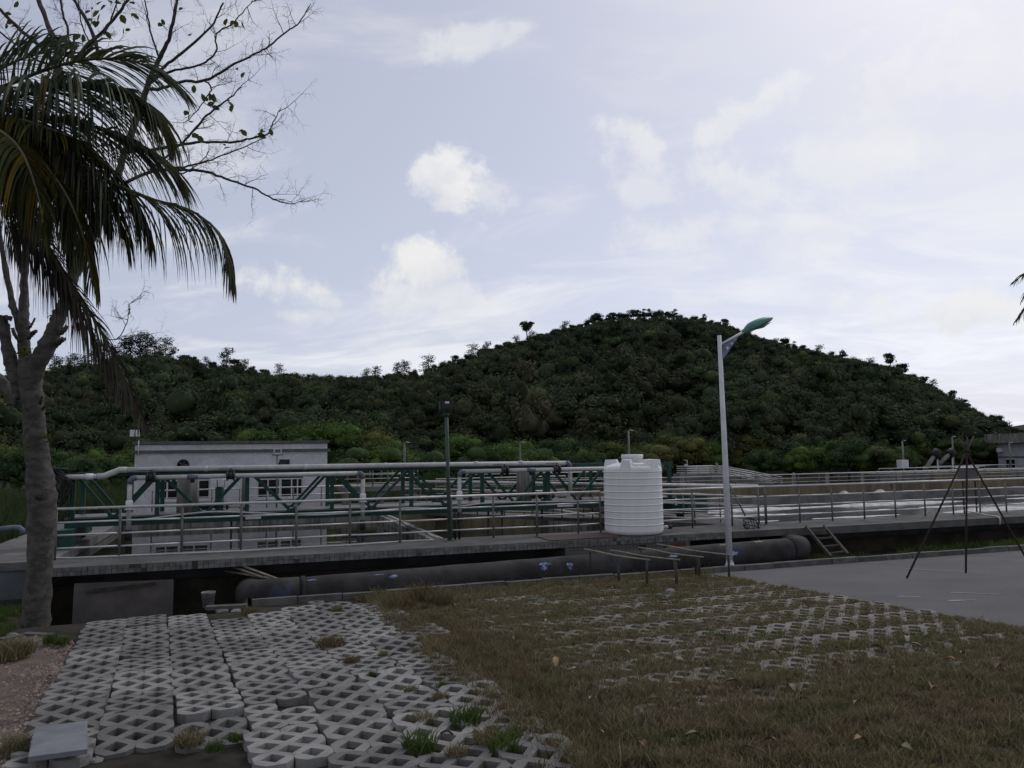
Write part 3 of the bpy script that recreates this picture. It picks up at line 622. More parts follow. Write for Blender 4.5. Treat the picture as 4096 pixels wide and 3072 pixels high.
# deck of the aeration tank on the right
ar = thing('aeration_tank', 'long concrete aeration tank full of white foam on the right', 'tank', (25, 17, 0))
part('deck', 'deck_concrete', ar, (13.203, V0 + .01, DECK - .19), (70, 17.9, DECK - .004))
part('inner_wall', 'under_wall', ar, (13.203, 17.5, -1.3), (70, 17.87, DECK - .194))
part('partition_wall', 'concrete', ar, (13.2, 26.9, -1), (70, 27.2, DECK + .02))
part('side_wall', 'concrete', ar, (13.21, 17.9, -1), (13.5, 33.6, DECK - .005))
part('far_wall', 'wall_ochre', ar, (13.2, 33.6, -1), (75, 34.0, DECK + .0))
part('far_walkway', 'concrete', ar, (13.2, 34.003, -1), (75, 36.0, DECK - .1))
WL_ = .93
tag(MB().add([(4.4, 17.86, WA), (12.0, 17.86, WA), (12.0, 26.0, WA), (4.4, 26.0, WA)], [(0, 1, 2, 3)]).build('water', 'water'), kind='structure')
wmesh = MB().add([(-3.66, 17.86, WL_), (4.2, 17.86, WL_), (4.2, 26.0, WL_), (-3.66, 26.0, WL_)], [(0, 1, 2, 3)]).build('water', 'water'); tag(wmesh, kind='structure')
w2 = MB().add([(13.3, 17.86, WB - .05), (72, 17.86, WB - .05), (72, 33.6, WB - .05), (13.3, 33.6, WB - .05)], [(0, 1, 2, 3)]).build('water', 'water_dark'); tag(w2, kind='structure')
# foam drifting in long streaks
us_ = np.arange(13.6, 62, .16); vs2 = np.concatenate([np.arange(18.0, 26.8, .16), np.arange(27.3, 33.5, .16)]); UF, VF = np.meshgrid(us_, vs2)
wv = .5 + .5 * np.sin(2 * np.pi * VF / 2.1 + 7 * fbm(UF * .07, VF * .12, 33, 3)); nf = .32 + .26 * wv + .34 * (fbm(UF * .22, VF * 1.3, 31, 5) - .5); hf = fbm(UF * 1.1, VF * 1.4, 41, 4)
thr = np.where(VF < 27, .525, .58); on = nf > thr; ZF = WB - .055 + np.clip((nf - thr) * .8, 0, .08) * (.4 + 1.1 * hf)
idx = np.arange(UF.size).reshape(UF.shape); Fq = np.stack([idx[:-1, :-1], idx[:-1, 1:], idx[1:, 1:], idx[1:, :-1]], -1).reshape(-1, 4); okq = on.ravel()[Fq].sum(1) >= 2; okq &= (VF.ravel()[Fq].max(1) - VF.ravel()[Fq].min(1)) < .3
fo = link('foam', np_mesh('foam', np.stack([UF, VF, np.maximum(ZF, WB - .052)], -1).reshape(-1, 3), Fq[okq], True), 'foam'); tag(fo, 'white foam drifting in streaks on the aeration tank', 'foam', kind='stuff')
for (px, py, s) in ((740, 493.6, .42), (880, 491.2, .25), (855, 490.6, .45), (844, 492.2, .22)):
    p = on_z(px, py, WB); mm = MB(); mm.lathe((p[0], p[1], WB - .06), [(s * 1.3, 0), (s, .22 * s), (s * .6, .5 * s), (.05, .62 * s)], 14)
    tag(mm.build('foam_heap', 'foam'), {740: 'white foam heap just right of the lamp post', 880: 'small right-hand foam heap under the far wall', 855: 'large white foam heap in front of the far wall', 844: 'small foam heap left of the large heap'}[px], 'foam', 'foam heaps')

# ------------------------------------------------------------------ railings
CYL = {}
def cyl(r, mat, n=8):
    k = (r, mat)
    if k not in CYL: CYL[k] = MB().tube([(0, 0, 0), (0, 0, 1)], r, n).mesh('post'); CYL[k].materials.append(MATS[mat])
    return CYL[k]
def railing(label, p0, p1, z, posts, levels=(1.0, .73, .48, .22), rr=.016, pr=.02, top=.024, group='steel railings', per_bay=False, z1=None, rail_mat='rail_steel', post_mat='post_steel'):
    """posts: fractions along p0-p1"""
    p0, p1 = np.array([*p0, z], float), np.array([*p1, z if z1 is None else z1], float)
    t_ = thing('railing', label, 'railing', (p0 + p1) / 2, group); L = lambda f: p0 + (p1 - p0) * f
    for f in posts: link('post', cyl(pr, post_mat), None, t_, L(f), scale=(1, 1, levels[0]))
    for i, h in enumerate(levels):
        up = np.array([0, 0, h])
        if i == 0: MB().tube([L(0) + up, L(1) + up], top, 10).build('top_rail', rail_mat, t_)
        elif per_bay:
            d = (p1 - p0) / np.linalg.norm(p1 - p0)
            for a, b in zip(posts[:-1], posts[1:]):
                j1, j2 = rng.uniform(-.006, .006, 2); MB().tube([L(a) + d * pr + up + [0, 0, j1], L(b) - d * pr + up + [0, 0, j2]], rr, 8).build('mid_rail', rail_mat, t_)
        else: MB().tube([L(0) + up, L(1) + up], rr, 6).build('mid_rail', rail_mat, t_)
    return t_
pu = np.array([-3.56, -2.42, -1.26, -.1, 1.03, 2.18, 3.3, 4.5, 5.52, 6.62, 7.7, 8.3]); a0, a1 = -3.56, 8.3
railing('near steel railing on the deck left of the white tank', (a0, VR), (a1, VR), DECK, list((pu - a0) / (a1 - a0)), per_bay=True, group='near railings', pr=.023, rr=.018, top=.028)
pu = np.array([9.7, 10.92, 12.12, 12.95, 13.17]); railing('short steel railing between the white tank and lamp post', (9.7, VR), (13.17, VR), DECK, list((pu - 9.7) / 3.47), per_bay=True, group='near railings', pr=.023, rr=.018, top=.028)
pu = np.array([13.2, 14.29, 15.38, 16.5, 17.62, 18.72, 19.8, 20.86, 21.93, 23, 24.1, 25.2, 26.3, 27.4]); railing('near steel railing in front of the foam tank on the right', (13.2, VR), (27.4, VR), DECK, list((pu - 13.2) / 14.2), per_bay=True, group='near railings', pr=.023, rr=.018, top=.028)
railing('steel railing in front of the white tiled building', (-2.75, 26.2), (3.6, 26.2), DECK + .02, [0, .14, .27, .4, .53, .66, .8, .93, 1], levels=(.92, .68, .45, .22), group='far railings')
# slanting footbridge with a railing on both sides
fb = thing('footbridge', 'narrow concrete footbridge slanting across the settling tank', 'footbridge', (9.5, 22, DECK))
mm = MB(); mm.beam((12.7, 18.2, DECK - .06), (5.9, 26.4, DECK - .06), .9, .1); mm.build('slab', 'deck_concrete', fb)
railing('railing with a thick white top pipe on the far side of the slanting footbridge', (13.15, 17.75), (5.75, 26.7), DECK, list(np.linspace(0, 1, 12)), top=.045, group='footbridge railings', rail_mat='rail_steel')
railing('thin steel railing on the near side of the slanting footbridge', (12.3, 17.75), (5.1, 26.5), DECK, list(np.linspace(0, 1, 12)), levels=(.78, .56, .34, .14), group='footbridge railings')
# raised platform behind, right of the white building
pf = thing('platform', 'raised concrete platform right of the white tiled building', 'platform', (6, 30, DECK))
pa, pb = on_y(341, 488, 29), on_y(416, 488, 29)
part('slab', 'concrete', pf, (pa[0], 28.6, 1.75), (pb[0], 31, 1.92)); 
for q in (.05, .5, .95): part('column', 'concrete', pf, (pa[0] + (pb[0] - pa[0]) * q - .12, 28.7, DECK), (pa[0] + (pb[0] - pa[0]) * q + .12, 28.95, 1.749))
railing('tall railing on the raised platform right of the white building', (pa[0], 28.7), (pb[0], 28.7), 1.921, list(np.linspace(0, 1, 6)), levels=(.6, .44, .29, .13), group='far railings', rr=.013, top=.018)
railing('second railing at the back of the raised platform', (pa[0], 30.8), (pb[0] + .3, 30.8), 1.921, list(np.linspace(0, 1, 8)), levels=(.62, .42, .22), group='far railings', rr=.013, top=.016)
railing('far railing beyond the tank behind the floodlight pole', (7.4, 31.3), (13.2, 31.3), DECK, list(np.linspace(0, 1, 12)), levels=(.9, .6, .3), group='far railings')
railing('distant railing behind the green truss bridge', (10, 36), (19, 36), DECK - .1, list(np.linspace(0, 1, 11)), levels=(1.0, .7, .4), group='far railings')
railing('long far railing beyond the foam tank', (13.2, 33.9), (62, 33.9), DECK, list(np.linspace(0, 1, 38)), levels=(.6, .4, .2), rr=.013, top=.028, pr=.022, group='far railings')
for px in (682, 720, 756.5, 793.7, 827, 862, 899):
    p = on_y(px, 472.5, 34.4); t_ = thing('fence_post', None, 'post', (p[0], 34.4, DECK), 'concrete posts behind the far railing')
    mm = MB(); mm.beam((p[0], 34.4, DECK - .1), (p[0], 34.4, p[2] - .1), .15, .15); mm.build('shaft', 'pier', t_); mm = MB(); mm.lathe((p[0], 34.4, p[2] - .1), [(.1, 0), (.1, .03), (.02, .1)], 8); mm.build('cap', 'pier', t_)
    t_['label'] = ordn((682, 720, 756.5, 793.7, 827, 862, 899).index(px) + 1) + ' concrete post from the left behind the far railing'

# ------------------------------------------------------------------ truss bridge over the settling tank
tb = thing('truss_bridge', 'green steel truss bridge spanning the settling tank', 'bridge', (4, 20.9, DECK))
VF_, VB_, ZT, ZB = 20.5, 21.7, 2.74, 1.62
topn = [-3.85, -2.04, .01, 2.09, 4.17, 6.15, 8.11, 10.0, 12.03]; botn = [-3.0, -1.0, 1.07, 3.1, 5.1, 7.1, 9.0, 11.0]
for i, v in enumerate((VF_, VB_)):
    MB().beam((-4.0, v, ZT), (12.15, v, ZT), .08, .08).build('top_chord', 'green_paint', tb)
    mm = MB(); mm.beam((-4.0, v, ZB), (12.2, v, ZB), .07, .2); mm.beam((-4.0, v - .03, ZB + .1), (12.2, v - .03, ZB + .1), .12, .015); mm.build('bottom_chord', 'green_paint', tb)
    for j, x in enumerate(topn):
        if j == 0: MB().beam((x, v, ZB + .1), (x, v, ZT - .04), .1, .1).build('end_post', 'green_paint', tb); continue
        MB().beam((x, v, ZB + .1), (x, v, ZT - .04), .1 if j < 8 else .12, .07).build('upright', 'green_paint', tb)
    for j, x in enumerate(botn):
        off = .02 if i == 0 else -.02
        MB().beam((topn[j] + .09, v + off, ZT - .05), (x, v + off, ZB + .1), .045, .07).build('diagonal', 'green_paint', tb)
        MB().beam((x + .03, v + off * 2, ZB + .1), (topn[j + 1] - .09, v + off * 2, ZT - .05), .045, .07).build('diagonal', 'green_paint', tb)
        mm = MB(); mm.box((x - .1, v - .045, ZB + .07), (x + .13, v - .037, ZB + .17)); mm.build('gusset_plate', 'green_paint', tb)
for x in topn[1:]: MB().beam((x, VF_, ZT + .0), (x, VB_, ZT + .0), .05, .05, ).build('cross_bar', 'green_paint', tb)
for q in range(16): part('deck_plate', 'post_steel', tb, (-4 + q * 1.01, VF_ + .05, ZB + .11), (-4 + q * 1.01 + 1.0, VB_ - .05, ZB + .125))
for x in (-3.9, 12.15):
    cr = part('end_carriage', 'green_paint', tb, (x - .16, 19.9, DECK + .12), (x + .16, 22.4, DECK + .38))
    for v in (20.15, 22.1): MB().tube([(x - .06, v, DECK + .12), (x + .06, v, DECK + .12)], .12, 14).build('wheel', 'black_iron', cr)
part('motor_box', 'green_paint', tb, (12.1, 19.6, DECK + .15), (12.75, 20.2, DECK + .72)); part('motor_box', 'green_paint', tb, (-3.95, 19.35, DECK + .005), (-3.62, 19.75, DECK + .42))
part('name_plate', 'white_metal', tb, (8.35, VF_ - .075, ZB - .05), (8.85, VF_ - .07, ZB + .04)); part('name_plate', 'white_metal', tb, (-.02, VF_ - .075, ZB - .06), (.35, VF_ - .07, ZB + .05))
for x in (-.35, 2.9, 6.35, 6.75, 9.75, 10.3, 7.95): MB().tube([(x, VF_ + .1, ZB - .08), (x, VF_ + .1, -.2)], .028, 6).build('scraper_rod', 'black_iron', tb)

# ------------------------------------------------------------------ pipes on the bridge
def bend(p, q, r, s): 
    p, q, r = map(lambda x: np.array(x, float), (p, q, r)); return [q + (p - q) / np.linalg.norm(p - q) * s, q + (p - q) / np.linalg.norm(p - q) * s * .35 + (r - q) / np.linalg.norm(r - q) * s * .08, q + (p - q) / np.linalg.norm(p - q) * s * .08 + (r - q) / np.linalg.norm(r - q) * s * .35, q + (r - q) / np.linalg.norm(r - q) * s]
vp = 20.38
up_ = thing('upper_pipe', 'long grey-white pipe lying on top of the truss bridge', 'pipe', (3, vp, 2.8))
zU = 2.84
A1, A2 = (-2.85, vp, zU), (-3.17, vp, 2.70)
MB().tube([(-2.75, vp, zU), (.9, vp, zU - .004), (4.6, vp, zU - .01), (8.62, vp, zU - .03)], .064, 12).build('straight_run', 'pvc', up_)
MB().tube([(-2.7, vp, zU), (-2.86, vp, zU), (-2.95, vp, zU - .04), (-3.1, vp, 2.74), (-3.18, vp, 2.70), (-3.34, vp, 2.695)], .072, 12).build('offset_elbow', 'pvc', up_)
MB().tube([(-3.3, vp, 2.695), (-4.05, vp, 2.69)], .06, 12).build('straight_run', 'pvc', up_); MB().tube([(-3.58, vp, 2.694), (-3.42, vp, 2.695)], .075, 12).build('coupling', 'white_plastic', up_)
for x in (-1.0, 1.35, 3.4, 5.9, 7.2): MB().tube([(x, vp, zU - .006), (x + .09, vp, zU - .006)], .07, 12).build('coupling', 'pvc', up_)
MB().tube(bend((8.5, vp, zU - .03), (8.74, vp, zU - .03), (8.74, vp, 2.5), .13), .072, 12).build('elbow', 'pvc_blue', up_)
MB().tube([(8.74, vp, zU - .15), (8.74, vp, 2.02)], .06, 12).build('down_pipe', 'pvc', up_)
def lower_pipe(label, x0, x1, z, zb, ends, valves, coups):
    v = 20.12; t_ = thing('lower_pipe', label, 'pipe', ((x0 + x1) / 2, v, z), 'lower pipes on the bridge')
    MB().tube([(x0 + .1, v, z), (x1 - .1, v, z)], .055, 12).build('straight_run', 'pvc', t_)
    for e in ends:
        s = 1 if e == x0 else -1
        MB().tube(bend((e + s * .3, v, z), (e, v, z), (e, v, z - .4), .14), .064, 12).build('elbow', 'pvc_blue', t_)
        MB().tube([(e, v, z - .13), (e, v, zb)], .053, 12).build('down_pipe', 'pvc', t_)
        mm = MB(); mm.lathe((e, v, z - .72), [(.066, 0), (.08, .03), (.08, .16), (.066, .2)], 14); mm.build('union_collar', 'white_plastic', t_)
        mm = MB(); mm.lathe((e, v, z - .745), [(.105, 0), (.105, .025)], 14); mm.build('flange', 'pvc', t_)
        mm = MB(); mm.lathe((e, v, zb - .25), [(.05, 0), (.075, .04), (.075, .25)], 14); mm.build('lower_fitting', 'dark_rubber', t_)
        MB().tube([(e - .1, v, zb - .1), (e - .1, v, -.3)], .045, 10).build('drop_pipe', 'pipe_old', t_)
    for x in valves:
        vb = MB().tube([(x - .1, v, z), (x - .055, v, z)], .115, 16).build('valve_flange', 'black_iron', t_); MB().tube([(x + .055, v, z), (x + .1, v, z)], .115, 16).build('valve_flange', 'black_iron', t_)
        MB().tube([(x - .06, v, z), (x + .06, v, z)], .085, 14).build('valve_body', 'black_iron', t_)
        hv = MB(); hv.tube([(x, v, z + .07), (x, v, z + .17)], .018, 8); hv.beam((x - .3, v, z + .175), (x + .06, v, z + .175), .03, .014); hv.build('valve_lever', 'black_iron', t_)
    for x in coups: MB().tube([(x - .12, v, z), (x + .12, v, z)], .066, 14).build('coupling', 'pvc_blue', t_); 
    for x in coups: MB().tube([(x, v, z - .03), (x, v, z - .14)], .05, 12).build('tee_branch', 'dark_rubber', t_)
lower_pipe('left lower pipe on the bridge with two black valves and two drops', -2.6, 2.83, 2.65, 1.45, (-2.6, 2.83), (-2.16, -.38), (-1.24,))
lower_pipe('right lower pipe on the bridge running behind the white tank', 5.4, 11.2, 2.64, 1.55, (5.4,), (6.68, 8.22), (7.45,))

# concrete columns and pumps on the bridge
for (px, w, lab) in ((188, .26, 'stained concrete column on the bridge in front of the first window'), (524, .22, 'stained concrete column on the bridge left of the right-hand pump'), (244, .06, 'slim concrete post beside a green truss upright')):
    p = on_y(px, 490, 21.1); t_ = thing('concrete_column', lab, 'column', (p[0], 21.1, ZB + .126), 'columns on the bridge')
    mm = MB(); mm.lathe((p[0], 21.1, ZB + .126), [(w, 0), (w * 1.0, .98)], 18); mm.build('shaft', 'pier', t_)
    mm = MB(); mm.lathe((p[0], 21.1, ZB + 1.106), [(w * 1.08, 0), (w * 1.08, .04)], 18); mm.build('cap', 'pier', t_)
for (px, lab) in ((219.5, 'green pump with a pale rain hat on the left half of the bridge'), (546.5, 'dark green pump with a pale rain hat beside the right column')):
    p = on_y(px, 495, 20.75); x, v, z = p[0], 20.75, ZB + .13; t_ = thing('pump', lab, 'pump', (x, v, z), 'pumps on the bridge')
    mm = MB(); mm.lathe((x, v, z + .22), [(.12, 0), (.12, .03), (.105, .04), (.105, .36), (.08, .4)], 16); mm.build('motor', 'green_paint', t_)
    mm = MB(); mm.lathe((x, v, z), [(.16, 0), (.16, .03), (.09, .06), (.11, .12), (.11, .2), (.14, .21), (.14, .24)], 16); mm.build('pump_casing', 'green_paint', t_)
    for a in (0, 2.1, 4.2): MB().tube([(x + .1 * math.cos(a), v + .1 * math.sin(a), z + .6), (x + .13 * math.cos(a), v + .13 * math.sin(a), z + .82)], .008, 5).build('hat_strut', 'black_iron', t_)
    mm = MB(); mm.lathe((x, v, z + .8), [(.24, 0), (.22, .02), (.1, .1), (.02, .14)], 14, False); mm.build('rain_hat', 'white_metal', t_)
    MB().tube([(x + .1, v, z + .14), (x + .75, v, z + .14)], .055, 12).build('outlet_pipe', 'pvc', t_); MB().tube([(x + .16, v, z + .14), (x + .21, v, z + .14)], .1, 14).build('flange', 'black_iron', t_)
    MB().tube([(x - .1, v, z + .14), (x - .5, v, z + .14)], .05, 12).build('inlet_pipe', 'pipe_old', t_); MB().tube([(x - .22, v, z + .14), (x - .17, v, z + .14)], .1, 14).build('flange', 'black_iron', t_)
# hoses
def hose(label, pts, r, mat='pvc'):
    P = [np.array(p, float) for p in pts]; Q = []
    for i in range(len(P) - 1):
        p0, p1, p2, p3 = P[max(i - 1, 0)], P[i], P[i + 1], P[min(i + 2, len(P) - 1)]
        for t in np.linspace(0, 1, 6, endpoint=False): Q.append(.5 * ((2 * p1) + (-p0 + p2) * t + (2 * p0 - 5 * p1 + 4 * p2 - p3) * t ** 2 + (-p0 + 3 * p1 - 3 * p2 + p3) * t ** 3))
    Q.append(P[-1]); return tag(MB().tube(Q, r, 7).build('hose', mat), label, 'hose', 'pale hoses')
hose('pale hose lying along the near deck at the foot of the railing', [on_z(x, y, DECK + .02) for x, y in ((52, 557.5), (70, 558), (120, 556), (180, 553.5), (240, 551), (300, 547.5), (350, 545), (400, 541.5), (433, 540))], .019)
hose('pale hose along the top of the left partition wall', [(4.35, 17.75, DECK + .02), (4.3, 18.6, DECK + .0), (4.36, 19.8, DECK), (4.28, 21.4, DECK), (4.35, 23, DECK), (4.3, 25.6, DECK)], .022)
hose('sagging pale hose strung along the lower chord of the bridge', [(-2.3, 20.3, 1.66), (-.9, 20.35, 1.78), (.2, 20.3, 1.72), (1.5, 20.3, 1.62), (2.8, 20.3, 1.64), (4, 20.3, 1.7), (5, 20.3, 1.66), (6.2, 20.3, 1.76), (7.4, 20.3, 1.75), (9.3, 20.3, 1.72), (11.5, 20.3, 1.74)], .022)
# cable tangle at the bridge end
cb = thing('cable_bundle', 'tangle of black cables hanging from the left end of the bridge', 'cables', (-4.1, 20.3, 2.2))
rc = np.random.default_rng(9)
for i in range(16):
    x0 = -4.25 + rc.uniform(-.15, .2); dr = rc.uniform(.3, .95); w = rc.uniform(.1, .35)
    MB().tube([(x0 - w, 20.25 + rc.uniform(-.2, .2), 2.72), (x0 - w * .4, 20.3, 2.86 + rc.uniform(-.05, .1)), (x0 + w * .6, 20.3 + rc.uniform(-.2, .2), 2.7), (x0 + w, 20.2, 2.7 - dr * .5), (x0 + w * .7, 20.25, 2.7 - dr), (x0 - .1, 20.3, 2.66 - dr * .8), (x0 - w * .8, 20.3, 2.6 - dr * .3)], rc.uniform(.012, .024), 6).build('cable', 'dark_rubber', cb)
MB().tube([(-4.5, 20.2, 2.78), (-4.2, 20.2, 2.9), (-3.9, 20.2, 2.88)], .03, 6).build('hanger', 'green_paint', cb)

# ------------------------------------------------------------------ white tiled building
B0, B1, BV, BZ = -3.5, 2.68, 28.0, 3.6
bd = thing('tiled_building', 'low white mosaic-tiled building with two wide windows', 'building', (-.4, 30, DECK))
W1 = (on_y(156, 490, BV)[0], on_y(210, 490, BV)[0], 1.66, 2.58); W2 = (on_y(257, 490, BV)[0], on_y(303, 490, BV)[0], 1.64, 2.56)
wl = MB(); zb = DECK - .1; zt = BZ - .09
xs_ = [B0, W1[0], W1[1], W2[0], W2[1], B1]
for i in range(5):
    a, b = xs_[i], xs_[i + 1]
    if i in (1, 3):
        w = W1 if i == 1 else W2; wl.box((a, BV, zb), (b, BV + .2, w[2])); wl.box((a, BV, w[3]), (b, BV + .2, zt))
    else: wl.box((a, BV, zb), (b, BV + .2, zt))
wl.box((B0, BV + .2, zb), (B0 + .2, 33, zt)); wl.box((B1 - .2, BV + .2, zb), (B1, 33, zt)); wl.box((B0 + .2, 32.8, zb), (B1 - .2, 33, zt))
wl.build('wall', 'mosaic', bd)
part('roof_slab', 'trim_grey', bd, (B0 - .0, BV + .003, zt), (B1, 33.1, zt + .02))
part('top_cornice', 'trim_grey', bd, (B0 - .07, BV - .07, zt + .021), (B1 + .07, 33.1, BZ + .02)); part('lower_cornice', 'trim_grey', bd, (B0 - .09, BV - .09, 3.24), (B1 + .09, BV - .002, 3.33))
part('ceiling', 'dark_inside', bd, (B0 + .2, BV + .2, 3.1), (B1 - .2, 32.8, 3.15)); part('back_lining', 'dark_inside', bd, (B0 + .21, 30.2, zb), (B1 - .21, 30.25, 3.1))
for w, bars in ((W1, (.2, .45, .72)), (W2, (.235, .5, .75, .88))):
    x0, x1, z0, z1 = w; wd = thing('window', None, None, (x0, BV, z0)); wd.parent = bd; wd.location = np.array([x0, BV, z0]) - WL[bd.name]
    fz = z0 + (z1 - z0) * .69
    fr = MB(); fr.box((x0, BV + .06, z0), (x1, BV + .1, z0 + .05)); fr.box((x0, BV + .06, fz), (x1, BV + .1, fz + .045)); fr.box((x0, BV + .061, z0 + .05), (x0 + .045, BV + .099, fz)); fr.box((x1 - .045, BV + .061, z0 + .05), (x1, BV + .099, fz))
    for q in bars: xx = x0 + (x1 - x0) * q; ww = .045 if q == .5 or q == .45 else .022; fr.box((xx - ww, BV + .062, z0 + .05), (xx + ww, BV + .098, fz))
    fr.build('frame', 'frame_white', wd)
    pq = [0.02] + list(bars) + [.98]
    for i in range(len(pq) - 1): part('pane', 'glass_dark', wd, (x0 + (x1 - x0) * pq[i] + .01, BV + .078, z0 + .05), (x0 + (x1 - x0) * pq[i + 1] - .01, BV + .082, fz))
    part('transom', 'dark_inside', wd, (x0, BV + .12, fz + .045), (x1, BV + .14, z1)); part('sill', 'frame_white', wd, (x0 - .04, BV - .05, z0 - .05), (x1 + .04, BV + .058, z0 - .002))
for px, lab in ((183, 'a'), (284, 'b')):
    p = on_y(px, 465, BV - .1); t_ = thing('exhaust_fan', {'a': 'round black exhaust fan above the left window', 'b': 'square-backed black exhaust fan above the right window'}[lab], 'fan', p, 'exhaust fans')
    mm = MB()
    n = 18; ring = [(p[0] + .17 * math.cos(2 * math.pi * k / n), BV - .02, p[2] + .17 * math.sin(2 * math.pi * k / n)) for k in range(n + 1)]
    mm.tube(ring, .025, 6, False); mm.build('ring', 'black_iron', t_)
    if lab == 'b': part('back_plate', 'black_iron', t_, (p[0] - .15, BV - .035, p[2] - .16), (p[0] + .19, BV - .004, p[2] + .19))
    else: MB().tube([(p[0], BV - .03, p[2]), (p[0], BV - .004, p[2])], .165, 18).build('back_plate', 'dark_inside', t_)
    for k in range(5): a = k * 1.257; MB().beam((p[0] + .02 * math.cos(a), BV - .05, p[2] + .02 * math.sin(a)), (p[0] + .145 * math.cos(a), BV - .05, p[2] + .145 * math.sin(a)), .012, .06, (0, 1, .5)).build('blade', 'trim_grey', t_)
    MB().tube([(p[0], BV - .075, p[2]), (p[0], BV - .035, p[2])], .03, 10).build('hub', 'black_iron', t_)
p = on_y(135, 440, BV + .3); t_ = thing('roof_light', 'small floodlight on a bracket at the left corner of the roof', 'light', p)
MB().tube([(p[0], BV + .3, BZ + .02), (p[0], BV + .3, BZ + .34)], .02, 6).build('bracket', 'black_iron', t_); part('lamp_body', 'white_metal', t_, (p[0] - .15, BV + .22, BZ + .2), (p[0] - .02, BV + .3, BZ + .42)); part('lamp_body', 'white_metal', t_, (p[0] + .02, BV + .22, BZ + .2), (p[0] + .13, BV + .3, BZ + .42))
mm = MB(); x = on_y(139, 445, BV)[0]; mm.tube([(x, BV - .11, 3.2), (x, BV - .11, BZ + .05)], .014, 6); tag(mm.build('conduit', 'white_metal'), 'thin white conduit running up over the roof edge', 'conduit')
p = on_y(277, 500, 25.9); t_ = thing('lamp_pole', 'thin grey lamp pole with crossbar in front of the white building', 'lamp post', (p[0], 26.2, DECK), 'lamp poles')
zt_ = on_y(277, 455, 26.2)[2]; MB().tube([(p[0], 26.2, DECK), (p[0], 26.2, zt_)], .03, 7).build('pole', 'post_steel', t_); MB().beam((p[0] - .17, 26.2, zt_), (p[0] + .17, 26.2, zt_), .04, .03).build('crossbar', 'black_iron', t_)
mm = MB(); mm.beam((p[0] - .1, 26.2, zt_ + .2), (p[0] + .12, 26.2, zt_ + .2), .03, .03); mm.beam((p[0] - .1, 26.2, zt_ + .05), (p[0] + .12, 26.2, zt_ + .05), .03, .03); mm.beam((p[0] - .1, 26.2, zt_ + .05), (p[0] - .1, 26.2, zt_ + .2), .03, .03); mm.beam((p[0] + .12, 26.2, zt_ + .05), (p[0] + .12, 26.2, zt_ + .2), .03, .03); mm.build('lamp_frame', 'white_metal', t_)

# ------------------------------------------------------------------ plastic water tank
TC = (8.97, 17.02); TR = .712
wt_ = thing('water_tank', 'white ribbed plastic water tank standing on the deck edge', 'water tank', (TC[0], TC[1], DECK))
prof = [(TR - .09, .0), (TR - .03, .02), (TR - .005, .07), (TR, .09), (TR, .11)]
for i in range(9):
    z = .24 + i * .158; prof += [(TR, z - .03), (TR, z - .016), (TR + .009, z - .01), (TR + .009, z + .004), (TR, z + .01), (TR, z + .024)]
prof += [(TR, 1.54), (TR - .002, 1.56), (TR - .03, 1.615), (TR - .1, 1.65), (.42, 1.70), (.25, 1.715), (.02, 1.72)]
prof = [(r * (1 - .006 * z), z) for r, z in prof]
MB().lathe((*TC, DECK + .005), prof, 56).build('shell', 'tank_plastic', wt_)
MB().lathe((*TC, DECK + 1.70), [(.26, 0), (.255, .13), (.27, .135), (.27, .2), (.26, .215), (.02, .22)], 32).build('lid', 'white_plastic', wt_)
for a in (-2.3, -1.15, -.35, .9, 2.4):
    c, s_ = math.cos(a), math.sin(a); d = np.array([c, s_, 0]); q = np.array([-s_, c, 0]); o_ = np.array([*TC, DECK])
    vs = [o_ + d * r + q * w + [0, 0, z] for r, w, z in ((.70, -.14, 1.54), (.70, .14, 1.54), (.36, .11, 1.70), (.36, -.11, 1.70), (.665, -.10, 1.79), (.665, .10, 1.79), (.40, .08, 1.80), (.40, -.08, 1.80))]
    MB().add(vs, [(3, 2, 1, 0), (4, 5, 6, 7), (0, 1, 5, 4), (1, 2, 6, 5), (2, 3, 7, 6), (3, 0, 4, 7)]).build('lug', 'white_plastic', wt_)
for a in (-1.75, -.8): MB().beam((TC[0] + .42 * math.cos(a), TC[1] + .42 * math.sin(a), DECK + 1.70), (TC[0] + .6 * math.cos(a), TC[1] + .6 * math.sin(a), DECK + 1.67), .3, .03).build('top_pad', 'white_plastic', wt_)
MB().tube([(TC[0] + .7, TC[1] - .1, DECK + .12), (TC[0] + .95, TC[1] - .1, DECK + .12)], .045, 10).build('outlet', 'pvc', wt_); MB().tube([(TC[0] + .88, TC[1] - .1, DECK + .12), (TC[0] + .98, TC[1] - .1, DECK + .12)], .055, 10).build('outlet_cap', 'dark_rubber', wt_)
tag(part('steel_plate', 'plate_red', None, (6.5, V0 + .06, DECK + .004), (8.3, 17.3, DECK + .02)), 'flat red-brown steel plate on the deck beside the white tank', 'plate')

